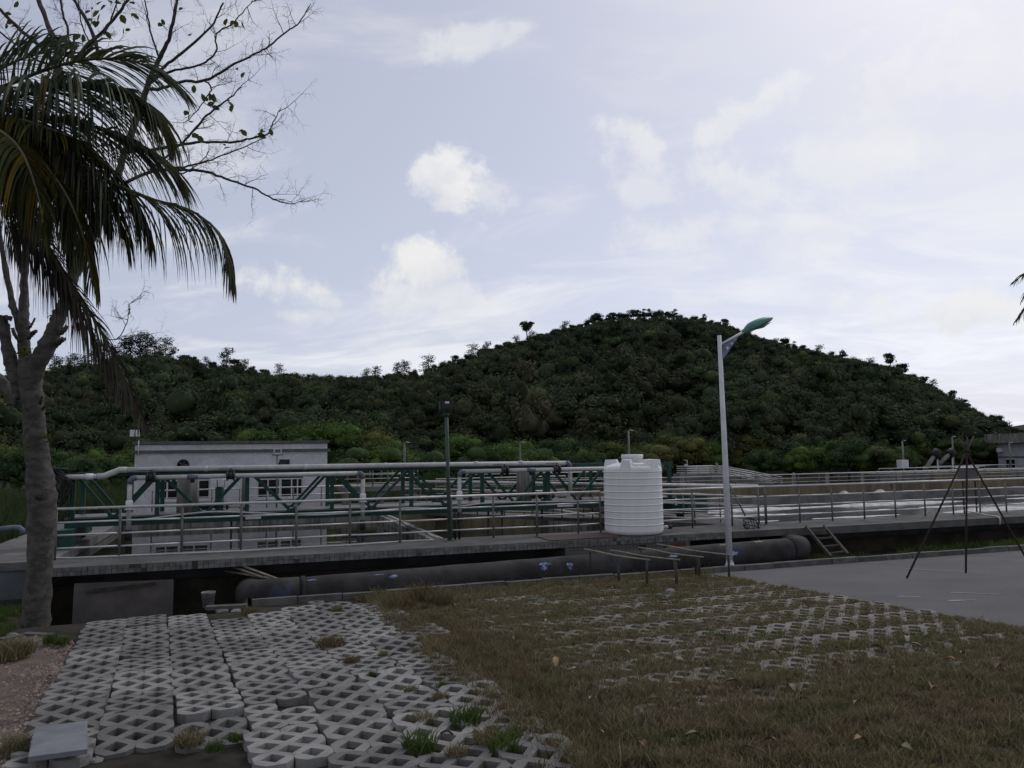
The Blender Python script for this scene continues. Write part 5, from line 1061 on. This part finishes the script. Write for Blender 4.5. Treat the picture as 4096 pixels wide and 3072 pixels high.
# turf: blades grow in the holes of the old pavers, thinner where the blocks still show
N = 440000; gu = rg.uniform(1.95, 9.14, N); gv = 3.0 + (14.36 - 3.0) * rg.power(.85, N)
bare = fbm(gu * .55 + 3, gv * .45, 71, 3); lu = ((gu - 2.35 + .275) / .1345); lvv = ((gv - 3.2) / .139)
fu = np.abs(((lu + lvv) / 2 + .25) % 1 - .5) * 2; fv = np.abs(((lu - lvv) / 2 + .25) % 1 - .5) * 2; barm = np.minimum(fu, fv)       # near 0 on the lattice bars
band = np.exp(-((gv - 9.6) / 2.9) ** 4) * sstep(3.4, 5.2, gu); thin = (.12 + .8 * sstep(.4, .66, bare)) * band
node = (np.maximum(fu, fv) < .5) & (rg.random(N) < .93) & (fbm(gu * 1.7, gv * 1.7, 61, 2) > .36) & (gv > 5.6) & (gu > 3.1)
keepg = ~node & (rg.random(N) < (1 - .3 * thin * (barm < .33)) * (1 - .1 * thin) * (.3 + 1.0 * sstep(.3, .62, fbm(gu * 5.5, gv * 5.5, 81, 2))))
edge = .06 * np.sin(gv * 4.1) + .08 * (fbm(gv * 1.5, gv * 0, 5) - .5); keepg &= (gu > 2.02 + edge - .0 * gv) & (gu < 9.12 + .12 * (fbm(gv * 2, 0 * gv, 15) - .3))
gu, gv, th_ = gu[keepg], gv[keepg], thin[keepg]; nb_ = len(gu); clump = .45 * fbm(gu * 2.2, gv * 2.2, 91, 3) + .55 * fbm(gu * 7, gv * 7, 95, 2) ** 1.5 * 1.6
hg = (.03 + .075 * clump ** 1.3 * 1.5) * rg.uniform(.6, 1.25, nb_) * (1 - .45 * th_); hg *= 1 + 1.1 * np.exp(-((gu - 2.1) / .35) ** 2) * rg.random(nb_) + .9 * np.exp(-((gv - 14.2) / .35) ** 2) * rg.random(nb_)
V, F = blades(np.stack([gu, gv, gz(gv) + .0 * gu + .0], 1), hg, rg.uniform(.003, .0062, nb_), np.full(nb_, 1.0), rg)
tag(link('lawn_grass', np_mesh('lawn_grass', V, F), 'grass'), 'dry olive and brown turf overgrowing old lattice pavers', 'grass', kind='stuff')
def tuft_mesh(n, rad, h, seed, mat, w=.004):
    r = np.random.default_rng(seed); q = rad * np.sqrt(r.random(n)); a = r.uniform(0, 6.283, n); P = np.stack([q * np.cos(a), q * np.sin(a), 0 * q], 1)
    V, F = blades(P, h * r.uniform(.5, 1.1, n), r.uniform(.6, 1.2, n) * w, np.full(n, 1.0), r); me = np_mesh('blades', V, F); me.materials.append(MATS[mat]); return me
TF = {'brown': tuft_mesh(420, .16, .17, 1, 'grass_brown', .0035), 'green': tuft_mesh(200, .07, .1, 2, 'grass_green', .0035), 'olive': tuft_mesh(260, .09, .12, 3, 'grass', .0035), 'long': tuft_mesh(500, .22, .24, 4, 'grass_brown', .0035)}
for px, py, k, s, lab in ((331, 645, 'brown', .75, 'large brown grass tuft among the upper pavers'), (352, 660, 'brown', .4, 'small brown tuft below the large one on the pavers'), (250, 612, 'brown', .6, 'yellow grass tuft at the back of the pavers'), (337, 609, 'olive', .7, 'olive tuft at the far corner of the pavers'), (354, 620, 'olive', .5, 'thin weed patch on the far right pavers'), (372, 674, 'green', .6, 'green weed between pavers near the turf edge'), (383, 654, 'olive', .45, 'small weed in a paver hole beside the turf'),
                          (466, 722, 'green', 1.2, 'bright green grass clump on the right pavers'), (425, 722, 'olive', .75, 'olive grass clump in the middle pavers'), (442, 686, 'green', .6, 'green sprig at the turf edge above the clump'), (411, 690, 'olive', .5, 'thin weed in a paver hole on the right'), (440, 697, 'olive', .5, 'thin low weed right of the middle pavers'), (420, 748, 'green', 1.1, 'green grass clump near the bottom edge of the pavers'), (504, 750, 'green', 1.1, 'large green clump on the lower right paver'), (490, 742, 'olive', .9, 'olive clump on the lower right paver'), (512, 737, 'green', .7, 'small green clump above the lower right corner'), (456, 754, 'olive', .6, 'low olive weed at the bottom right pavers'), (190, 742, 'olive', .8, 'weed clump on the broken paver'), (215, 748, 'green', .6, 'leafy weed right of the broken paver'), (236, 738, 'green', .5, 'upright weed between the lower pavers'), (402, 724, 'olive', .4, 'sparse weed left of the olive clump'), (398, 606, 'long', .8, 'bushy dry grass clump against the kerb'), (425, 597, 'long', 1.0, 'tallest dry grass clump in front of the drain pipe'), (440, 601, 'long', .7, 'dry grass clump right of the tallest one'), (52, 640, 'green', 1.1, 'green weed at the foot of the tree'), (62, 641, 'green', .9, 'low green weed right of the tree'), (8, 655, 'olive', 1.6, 'dark weed clump left of the tree base'), (20, 652, 'olive', 1.2, 'weed clump touching the tree base'), (15, 748, 'olive', .8, 'small weed at the lower left gravel')):
    p = gnd(px, py + 3, .05); o_ = link('grass_tuft', TF[k], None, None, p, (0, 0, rng.uniform(0, 6)), s * 1.45); tag(o_, lab, 'grass tuft', 'grass tufts')
# rough edge between turf and pavers, ditch bank, left bank, meadow
def bank(name, label, mat, n, ulo, uhi, vlo, vhi, h, w, seed, zf=None):
    r = np.random.default_rng(seed); u = r.uniform(ulo, uhi, n); v = r.uniform(vlo, vhi, n); k = fbm(u * .9, v * .9, seed, 3); m_ = k > .42; u, v, k = u[m_], v[m_], k[m_]
    z = gh(u, v) if zf is None else zf(u, v); V, F = blades(np.stack([u, v, z], 1), h * r.uniform(.5, 1.1, len(u)) * (.5 + k), r.uniform(.6, 1.3, len(u)) * w, np.full(len(u), .8), r)
    tag(link(name, np_mesh(name, V, F), mat), label, 'grass', kind='stuff')
bank('rough_grass', 'rough brown grass along the edge between turf and pavers', 'grass_brown', 16000, 1.85, 2.75, 4.4, 14.3, .15, .0035, 14)
bank('ditch_grass', 'green grass bank in the ditch behind the road kerb', 'grass_green', 26000, 12.5, 34, 14.58, 16.2, .2, .009, 15)
bank('bank_grass', 'bright green grass patch left of the tree', 'grass_green', 16000, -6.5, -3.3, 13.0, 16.3, .16, .006, 16)
bank('meadow', 'tall green weeds in the field left of the settling tank', 'weed_tall', 60000, -22, -5.6, 19.5, 44, 1.1, .012, 17)
bank('field_weeds', 'weedy field behind the white tiled building', 'weed_tall', 26000, -9, 16, 33.5, 47, .9, .014, 18, lambda u, v: 0 * u + .7)
# fallen leaves
lm = []
for i in range(4):
    r = np.random.default_rng(200 + i); mm = MB(); L, Wd = .075, .03; rows = 6; vs = []
    for k in range(rows + 1):
        t = k / rows; w = Wd * math.sin(math.pi * min(.98, t * .93 + .05)) + .001; cz = .03 * math.sin(math.pi * t) * (1 + .5 * r.random()) + .02 * t * (i % 2)
        vs += [(t * L * 2 - L, -w, cz + .018), (t * L * 2 - L, 0, cz), (t * L * 2 - L, w, cz + .022)]
    mm.add(vs, [(k * 3 + j, k * 3 + j + 1, (k + 1) * 3 + j + 1, (k + 1) * 3 + j) for k in range(rows) for j in (0, 1)], True); me = mm.mesh('fallen_leaf'); me.materials.append(MATS['leaf_dry' if i < 2 else 'leaf_pale']); lm.append(me)
LS = [(402, 598), (455, 608), (498, 603), (488, 625), (460, 641), (525, 628), (515, 640), (502, 668), (548, 622), (556, 665), (571, 672), (592, 660), (610, 598), (613, 590), (626, 655), (640, 645), (655, 700), (668, 604), (680, 662), (700, 612), (715, 640), (722, 607), (730, 685), (745, 650), (760, 628), (775, 655), (790, 690), (806, 640), (822, 618), (838, 666), (850, 627), (858, 705), (875, 650), (892, 672), (906, 640), (914, 648), (930, 690), (948, 661), (965, 655), (982, 640), (1000, 668), (645, 748), (690, 738), (745, 752), (770, 742), (860, 745), (905, 752), (588, 700), (600, 735), (560, 640), (625, 610), (350, 616), (362, 645), (446, 737), (395, 668)]
leafs = {0: [], 1: []}
for i, (px, py) in enumerate(LS):
    k = i % 4; p = gnd(px + rng.uniform(-3, 3), py, .05); o_ = link('fallen_leaf', lm[k], None, None, p, (rng.uniform(-.4, .4), rng.uniform(-.4, .4), rng.uniform(0, 6)), rng.uniform(.6, 1.15)); o_['category'] = 'leaf'
    leafs[k // 2].append((proj(p)[0], o_))
label_row(leafs[0], '%s reddish-brown dead leaf from the left on the turf', 'dead brown leaves'); label_row(leafs[1], '%s pale straw-coloured dead leaf from the left on the turf', 'dead pale leaves')

# ------------------------------------------------------------------ roadside tree at the left
DT = 12.85
tr = thing('deciduous_tree', 'nearly leafless tree with a pale forked trunk at the left', 'tree', gnd(34, 645))
rt = np.random.default_rng(31)
def T3(px, py, dd=0.0): return on_d(px, py, DT + dd)
def sub(pts, k=4):
    P = [np.array(p, float) for p in pts]; Q = []
    for i in range(len(P) - 1):
        p0, p1, p2, p3 = P[max(i - 1, 0)], P[i], P[i + 1], P[min(i + 2, len(P) - 1)]
        for t in np.linspace(0, 1, k, endpoint=False): Q.append(.5 * ((2 * p1) + (-p0 + p2) * t + (2 * p0 - 5 * p1 + 4 * p2 - p3) * t ** 2 + (-p0 + 3 * p1 - 3 * p2 + p3) * t ** 3))
    Q.append(P[-1]); return Q
PXM = DT / 768
def limb(name, pts, par, n=12, mat='bark', wob=.0):
    """pts: (px, py, depth offset, radius in px)"""
    Q = sub([np.array([*T3(x, y, d), r * PXM]) for x, y, d, r in pts], 5); rr = [max(q[3], .002) * (1 + (rt.uniform(-.07, .07) if n > 6 else 0)) for q in Q]
    mm = MB(); mm.tube([q[:3] + rt.normal(0, wob, 3) * (1 if wob else 0) for q in Q], rr, n); o_ = mm.build(name, mat, par)
    if n > 8:
        for v in o_.data.vertices: v.co += Vector(rt.normal(0, .008, 3))
    return o_
trunk = limb('trunk', [(33, 652, 0, 14), (35, 640, 0, 12.2), (37, 605, 0, 11.8), (40, 560, 0, 11.8), (42, 520, 0, 12.2), (42, 495, 0, 12.8), (40, 478, 0, 12), (37, 455, 0, 11), (35, 430, 0, 10.2), (33, 405, 0, 9.4), (31, 385, 0, 10.5), (31, 368, 0, 11), (33, 358, 0, 6)], tr, 18)
main = limb('limb', [(31, 382, -.03, 8.5), (36, 366, -.05, 9), (44, 352, -.05, 8.8), (52, 335, 0, 7.6), (59, 317, .05, 6.8), (66, 300, .1, 6.3), (75, 270, .2, 6), (85, 248, .3, 5.4), (98, 224, .3, 4.6), (112, 190, .4, 4.0), (126, 150, .4, 3.4), (140, 108, .4, 3.0), (150, 78, .3, 2.8)], tr, 14)
mid_l = limb('limb', [(27, 378, .1, 6.5), (25, 360, .15, 6.5), (24, 340, .2, 5.6), (23, 322, .2, 5.4), (24, 300, .3, 4.2), (25, 260, .3, 3.6), (31, 200, .3, 3.2), (45, 120, .3, 2.8), (58, 60, .3, 2.6), (48, 25, .3, 2.5), (37, -4, .3, 2.3)], tr, 12)
left_l = limb('limb', [(22, 398, .1, 6), (16, 378, .1, 6.5), (11, 362, .15, 6.2), (6, 340, .15, 5.2), (3, 325, .15, 5.0), (2, 316, .15, 4.6)], tr, 12)
limb('limb', [(20, 405, .25, 5.5), (9, 390, .4, 5.6), (-2, 378, .5, 4.6), (-20, 368, .6, 4), (-40, 330, .6, 3)], tr, 12)
limb('limb', [(22, 335, .2, 3.4), (16, 315, .25, 3.2), (11, 298, .3, 3), (4, 260, .4, 2.6), (-6, 200, .4, 2.2)], mid_l, 10)
for pts in ([(56, 345, 0, 2.6), (60, 341, -.1, 2.7), (64.5, 339, -.15, 2.2)], [(60, 333, 0, 2.4), (64, 330, -.1, 2.4), (67, 326, -.12, 1.6)], [(28, 338, .1, 2.0), (32, 334, .0, 2.0), (36, 331.5, -.05, 1.7)], [(20, 342, .1, 1.8), (15, 335, 0, 1.7), (12.5, 328, 0, 1.1)], [(28, 329, .1, 1.2), (32, 324, 0, 1.0), (35, 318, 0, .5)], [(8, 320, .1, 3.0), (10, 316, .1, 3.0)], [(42, 410, 0, 1.2), (46, 405, -.1, 1.2), (51, 399, -.15, .8)], [(41, 405, 0, .9), (42, 396, -.1, .7)]):
    limb('branch_stub', pts, tr, 9)
twn = [0]
def twig_tree(mb, p, d, L, r, depth, R):
    """bare crooked twigs"""
    n = 4; pts = [p]; dd = d / np.linalg.norm(d); rad = [r]
    for i in range(n):
        dd = dd + R.normal(0, .22, 3) * np.array([1, 1, .8]); dd[2] += .03; dd /= np.linalg.norm(dd); pts.append(pts[-1] + dd * L / n); rad.append(r * (1 - .75 * (i + 1) / n))
    mb.tube(pts, rad, 4 if r < .006 else 5, False)
    if depth > 0:
        for i in range(1, n + 1):
            for q in range(1 if R.random() < .85 else 2):
                a = R.normal(0, 1, 3); a -= (a @ HEAD) * HEAD * .55; a = a / np.linalg.norm(a); twig_tree(mb, pts[i], dd * .55 + a * .85, L * R.uniform(.3, .6), rad[i] * .62 + .0008, depth - 1, R)
branches = [([(150, 78, .3, 2.6), (160, 57, .2, 2.4), (168, 40, .1, 2.0), (174, 18, 0, 1.7), (178, -6, 0, 1.5)], main), ([(146, 88, .3, 2.0), (158, 89, .2, 1.8), (182, 82, .0, 1.6), (204, 81, -.1, 1.5), (215, 76, -.1, 1.4), (231, 66, -.1, 1.2), (253, 55, -.1, 1.0), (269, 46, -.1, .9), (290, 29, 0, .8), (299, 23, 0, .7), (311, 4, 0, .4)], main),
            ([(150, 80, .3, 1.8), (168, 63, .4, 1.6), (184, 51, .4, 1.4), (210, 28, .5, 1.1), (223, 3, .5, .9)], main), ([(148, 84, .3, 1.7), (166, 73, .5, 1.4), (190, 68, .5, 1.2), (206, 62, .6, 1.1), (216, 52, .6, 1.0), (217, 34, .6, .8), (234, 22, .6, .7), (247, 7, .6, .5), (256, 0, .6, .4)], main),
            ([(126, 152, .4, 2.0), (150, 150, .3, 1.8), (185, 144, .2, 1.5), (212, 142, .2, 1.3), (234, 142, .1, 1.2), (253, 138, .1, 1.0), (268, 134, .1, .8), (273, 122, .1, .6), (281, 108, .1, .35)], main), ([(112, 190, .4, 2.0), (150, 172, .3, 1.8), (180, 170, .2, 1.6), (202, 171, .1, 1.5), (226, 179, 0, 1.2), (253, 188, -.1, 1.0), (273, 199, -.1, .8), (290, 203.6, -.1, .5), (303, 201, -.1, .25)], main),
            ([(150, 170, .3, 1.2), (176, 148, .2, 1.2), (191, 134, .2, 1.2), (204, 119, .2, 1.1), (219, 106, .2, 1.0), (230, 98, .2, .8), (242, 85, .2, .5)], main), ([(170, 168, .3, 1.1), (188, 166, .4, 1.0), (211, 160, .4, .8), (237, 150, .4, .7), (262, 139, .4, .4)], main), ([(205, 81, -.1, .9), (211, 88, -.1, .8), (206, 98, -.1, .6), (196, 112, 0, .5), (186, 122, 0, .4)], main),
            ([(56, 64, .3, 2.2), (40, 47, .3, 2.0), (18, 28, .3, 1.9), (0, 10, .3, 1.7), (-14, -4, .3, 1.5)], mid_l), ([(62, 68, .3, 1.4), (36, 60, .4, 1.2), (18, 46, .4, 1.0), (0, 32, .4, .9), (-12, 22, .4, .7)], mid_l), ([(98, 60, .5, 2.2), (96, 42, .5, 2.0), (86, 20, .5, 1.8), (74, 0, .5, 1.6), (70, -8, .5, 1.5)], main), ([(70, 66, .5, 2.0), (90, 44, .5, 1.8), (108, 26, .5, 1.6), (122, 8, .5, 1.5), (132, -6, .5, 1.4)], mid_l),
            ([(72, 60, .2, 1.3), (68, 32, .2, 1.2), (62, 10, .2, 1.1), (60, -6, .2, 1.0)], mid_l), ([(104, 34, .3, 1.0), (112, 18, .3, .9), (118, -4, .3, .7)], main), ([(158, 56, .2, 1.0), (150, 30, .1, .9), (147, 10, .1, .8), (144, -5, .1, .6)], main), ([(90, 42, .5, .8), (82, 26, .5, .7), (79, 0, .5, .5)], main),
            ([(103, 337, 0, .35), (112, 340, 0, .5), (120, 336, .1, .5), (128, 320, .1, .4), (129, 306, .1, .3), (133, 301, .1, .2)], main), ([(150, 120, .3, 1.4), (158, 140, .2, 1.1), (170, 170, .1, .9), (186, 172, 0, .7), (205, 158, 0, .4)], main)]
for i, (pts, par) in enumerate(branches):
    limb('branch', pts, tr, 7, 'twig', .006)
    tw = MB(); R = np.random.default_rng(500 + i); P = [T3(x, y, d) for x, y, d, r in pts]; Q = sub(P, 3)
    for j in range(max(2, len(Q) // 5), len(Q)):
        if R.random() < .62:
            dd = Q[j] - Q[j - 1]; dd /= np.linalg.norm(dd); a = R.normal(0, 1, 3); a -= (a @ HEAD) * HEAD * .6; a /= np.linalg.norm(a)
            twig_tree(tw, Q[j], dd * .6 + a * .9 + np.array([0, 0, .25]), R.uniform(.25, .7), .0085 * R.uniform(.5, 1.0), 2, R)
    if tw.v: tg = tw.build('twig', 'twig', tr); tg['kind'] = 'stuff'
LP = [(8, 14), (10, 22), (14, 26), (6, 26), (16, 4), (92, 9), (96, 14), (99, 18), (88, 12), (103, 8), (134, 15), (136, 17), (124, 31), (123, 19), (128, 30), (108, 35), (110, 37), (77, 37), (83, 38), (68, 42), (50, 47), (54, 46), (64, 40), (181, 9), (160, 25), (163, 22), (165, 28), (190, 34), (240, 21), (243, 24), (236, 24), (232, 23), (226, 22), (243, 75), (237, 69), (194, 89), (210, 97), (206, 99), (214, 98), (211, 104), (216, 108), (230, 104), (232, 108), (228, 101), (203, 98), (191, 121), (186, 113), (241, 131), (244, 133), (262, 131), (264, 132), (262, 136), (271, 132), (224, 145), (228, 148), (195, 136), (200, 139), (140, 60), (100, 3), (110, 2), (118, 3), (125, 2), (132, 3), (72, 45), (60, 50), (95, 24), (98, 23), (90, 20)]
lf = MB(); 
for i in range(len(LP)):
    px, py = LP[i]; c = T3(px, py, rt.uniform(-.1, .5)); s = rt.uniform(.045, .095); a = rt.normal(0, 1, 3); a[2] -= .8; a /= np.linalg.norm(a); b = np.cross(a, HEAD + rt.normal(0, .6, 3)); b /= np.linalg.norm(b); k = np.cross(a, b)
    c = c - a * s; lf.add([c, c + a * s * .6 + b * s * .55 + k * .012, c + a * s * 1.4 + b * s * .6 + k * .016, c + a * s * 2.1, c + a * s * 1.4 - b * s * .6 + k * .016, c + a * s * .6 - b * s * .55 + k * .012, c + a * s], [(0, 1, 2, 6), (6, 2, 3), (0, 6, 4, 5), (6, 3, 4)])
lo = lf.build('leaf', 'tree_leaf', tr); lo['kind'] = 'stuff'
for px, py, w, n_ in ((24, 352, 7, 110), (46, 437, 5, 60), (32, 447, 4, 30), (48, 316, 3, 16)):
    r = np.random.default_rng(int(px)); c = T3(px, py, -.14); P = c + r.normal(0, 1, (n_, 3)) * np.array([w * PXM * .5, .03, w * PXM * .4]); V, F = leaf_quads(P, r.normal(0, 1, (n_, 3)), .022, r)
    o_ = link('moss_clump', np_mesh('moss_clump', V, F), 'moss', tr)
# hanging small fern leaf cluster colour comes from the same moss

# ------------------------------------------------------------------ palms
def frond(par, pts, nl, L0, droop, mat, seed, wid=.022, spread=1.0, r0=.03, lift=.15, dens=1.0, plane=0.0):
    """pts: world points along the rachis; leaflets on both sides bend under gravity"""
    R = np.random.default_rng(seed); Q = sub(pts, 8); n = len(Q); fr = MB(); fr.tube(Q, [r0 * (1 - .9 * i / (n - 1)) + .003 for i in range(n)], 6); fo_ = fr.build('frond', 'palm_rachis', par)
    Q = np.array(Q); seg = np.linalg.norm(np.diff(Q, axis=0), axis=1); S_ = np.concatenate([[0], np.cumsum(seg)]); VV = []; FF = []; o = 0
    for i in range(nl):
        t = .08 + .92 * (i + R.uniform(-.3, .3)) / nl; t = min(max(t, .02), .995); s = t * S_[-1]; k = min(np.searchsorted(S_, s), n - 1); k = max(k, 1); f = (s - S_[k - 1]) / (seg[k - 1] + 1e-9)
        p = Q[k - 1] * (1 - f) + Q[k] * f; tg = Q[k] - Q[k - 1]; tg /= np.linalg.norm(tg)
        sd = np.cross(tg, (0, 0, 1)); sd = sd / (np.linalg.norm(sd) + 1e-6)
        for sg in (-1, 1):
            if R.random() > dens: continue
            Ln = L0 * (math.sin(math.pi * min(.97, .16 + .8 * t)) ** .7) * R.uniform(.8, 1.12); d = tg * (.55 + .5 * t) + sd * sg * spread * (1 - .35 * t) + np.array([0, 0, lift]) + R.normal(0, .09, 3) + np.cross(tg, HEAD) * sg * plane * R.uniform(.3, 1.2); d /= np.linalg.norm(d)
            ns = 6; c = p.copy(); rows = []
            dr = droop * R.uniform(.75, 1.25)
            for j in range(ns + 1):
                u_ = j / ns; w = wid * (.55 + .9 * u_ if u_ < .4 else .91 * (1 - ((u_ - .4) / .6) ** 1.6)) * 1.1 + .0012
                b = np.cross(d, sd * sg * .2 + np.array([0, 0, 1.0]) * .4 + tg * .5 + HEAD * .3); b /= np.linalg.norm(b) + 1e-9; rows += [c - b * w, c + b * w]
                d = d + np.array([0, 0, -dr * (.35 + u_)]); d /= np.linalg.norm(d); c = c + d * Ln / ns
            VV.append(np.array(rows)); FF.append(np.array([(o + 2 * j, o + 2 * j + 1, o + 2 * j + 3, o + 2 * j + 2) for j in range(ns)])); o += 2 * (ns + 1)
    lo = link('leaflets', np_mesh('leaflets', np.concatenate(VV), np.concatenate(FF)), mat, fo_); lo['kind'] = 'stuff'
    return fo_
DP = 9.8
pc_ = on_d(-62, 112, DP); pm = thing('palm_tree', 'palm with drooping fronds hanging over the left tree', 'palm tree', (pc_[0], pc_[1], gz(pc_[1])))
MB().tube([(pc_[0] - .1, pc_[1], gz(pc_[1]) - .2), (pc_[0] - .05, pc_[1], 3), (pc_[0], pc_[1], pc_[2] - 1.0), (pc_[0], pc_[1], pc_[2] + .1)], [.28, .2, .17, .13], 14).build('trunk', 'bark', pm)
MB().tube([(pc_[0], pc_[1], pc_[2] - 1.1), (pc_[0], pc_[1], pc_[2] + .3)], [.17, .1], 12).build('crownshaft', 'palm_green', pm)
def PF(L): return [pc_] + [on_d(x, y, DP + d) for x, y, d in L]
frond(pm, PF([(-20, 108, -.1), (20, 96, -.3), (60, 87, -.4), (100, 86, -.5), (128, 93, -.5), (150, 108, -.5), (162, 128, -.5)]), 133, 1.68, 0.55, 'palm_green', 1, 0.0216)
frond(pm, PF([(-20, 118, .3), (30, 118, .2), (75, 122, .1), (115, 134, .0), (150, 152, .0), (175, 176, 0)]), 117, 1.61, 0.37, 'palm_green', 2, 0.0202)
frond(pm, PF([(-20, 128, -.3), (20, 134, -.5), (60, 152, -.6), (104, 178, -.7), (150, 198, -.7), (192, 211, -.7), (220, 236, -.7), (231, 276, -.7)]), 142, 1.40, 0.83, 'palm_green', 3, 0.0173)
frond(pm, PF([(-15, 128, -.6), (12, 140, -.9), (40, 160, -1.1), (66, 195, -1.2), (84, 240, -1.2), (92, 282, -1.2)]), 99, 1.33, 0.66, 'palm_yellow', 4, 0.0180)
frond(pm, PF([(-20, 120, -.5), (20, 120, -.8), (52, 130, -1.0), (84, 142, -1.1)]), 64, 1.19, 0.24, 'palm_yellow', 5, 0.0166, lift=.0)
frond(pm, PF([(-15, 150, -.2), (25, 205, -.2), (50, 250, -.2), (72, 284, -.2), (96, 322, -.2), (115, 358, -.2), (134, 396, -.2), (145, 424, -.2)]), 150, .95, .34, 'palm_dry', 6, .0125, spread=.45, plane=.55, lift=-.1)
frond(pm, PF([(-15, 150, .1), (25, 205, .1), (48, 250, .1), (66, 284, .1), (86, 322, .1), (106, 362, .1), (126, 405, .1)]), 120, .85, .34, 'palm_dry', 26, .012, spread=.45, plane=.5, lift=-.1)
frond(pm, PF([(-20, 160, .1), (6, 195, .1), (24, 225, .1), (44, 252, .1), (62, 272, .1), (74, 288, .1)]), 94, 1.44, 0.88, 'palm_dry', 7, 0.0122, spread=.6)
frond(pm, PF([(-20, 96, .1), (10, 84, .1), (45, 70, .1), (85, 60, .1), (125, 60, .2), (160, 72, .2), (184, 92, .2)]), 99, 1.12, 0.22, 'palm_green', 8, 0.0130, lift=.1)
frond(pm, PF([(-20, 122, -.2), (30, 128, -.4), (70, 142, -.5), (108, 166, -.6), (130, 196, -.6), (148, 236, -.6)]), 108, 1.47, 0.77, 'palm_dry', 9, 0.0166)
frond(pm, PF([(-30, 90, .3), (-5, 72, .4), (25, 58, .5), (55, 52, .6), (85, 60, .6)]), 69, 1.05, 0.22, 'palm_green', 10, 0.0122)
frond(pm, PF([(-25, 140, -.6), (-5, 170, -.9), (8, 205, -1.0), (14, 250, -1.0)]), 64, 1.12, 0.77, 'palm_dry', 11, 0.0144)
frond(pm, PF([(-30, 120, -.8), (-5, 128, -1.3), (20, 150, -1.6), (36, 190, -1.7), (44, 230, -1.7)]), 73, 1.26, 0.55, 'palm_yellow', 12, 0.0180)
frond(pm, PF([(-25, 112, -.1), (12, 118, -.1), (45, 140, -.1), (70, 172, -.1), (92, 215, -.1)]), 90, 1.3, .7, 'palm_green', 16, 0.0158)
frond(pm, PF([(-25, 130, -.5), (0, 150, -.6), (20, 185, -.6), (32, 225, -.6)]), 66, 1.1, .8, 'palm_green', 17, 0.0144)
rq = np.random.default_rng(77)
for i in range(9):
    ex, ey = rq.uniform(45, 125), rq.uniform(150, 262); dd = rq.uniform(-1.0, .8)
    frond(pm, PF([(-25, 112 + .05 * ey, dd * .3), (ex * .3, 108 + .12 * ey, dd * .6), (ex * .68, 80 + .4 * ey, dd * .9), (ex * .9, 30 + .78 * ey, dd), (ex, ey + 10, dd)]), 78, rq.uniform(1.0, 1.5), rq.uniform(.55, .85), ('palm_green', 'palm_green', 'palm_dry', 'palm_yellow')[i % 4], 60 + i, .0155)
frond(pm, PF([(-90, 100, .2), (-125, 110, .4), (-160, 150, .5)]), 55, 1.26, 0.44, 'palm_green', 13, 0.0166)
frond(pm, PF([(-70, 80, .5), (-90, 50, 1.0), (-110, 40, 1.6), (-130, 60, 2.2)]), 55, 1.26, 0.33, 'palm_green', 14, 0.0166)
frond(pm, PF([(-60, 130, -1.0), (-75, 150, -1.7), (-95, 200, -2.2)]), 51, 1.12, 0.55, 'palm_dry', 15, 0.0166)
# a second palm beyond the right edge
DQ = 12.0; qc = on_d(1088, 262, DQ); pq_ = thing('palm_tree', 'palm whose frond tips reach in at the right edge', 'palm tree', (qc[0], qc[1], gz(qc[1])))
MB().tube([(qc[0], qc[1], gz(qc[1]) - .2), (qc[0] + .05, qc[1], 3), (qc[0], qc[1], qc[2])], [.24, .17, .12], 12).build('trunk', 'bark', pq_)
for i, L in enumerate(([(1070, 250, 0), (1050, 255, -.1), (1032, 268, -.1), (1014, 282, -.1)], [(1070, 262, .2), (1050, 276, .2), (1034, 296, .2), (1016, 322, .2)], [(1068, 258, .5), (1050, 268, .6), (1036, 282, .6), (1022, 300, .6)], [(1100, 240, .3), (1130, 250, .4), (1150, 290, .5)], [(1090, 230, -.4), (1092, 225, -.9), (1095, 250, -1.5)])):
    frond(pq_, [qc] + [on_d(x, y, DQ + d) for x, y, d in L], 34, .42, .3, 'palm_green', 40 + i, .012, spread=.55)
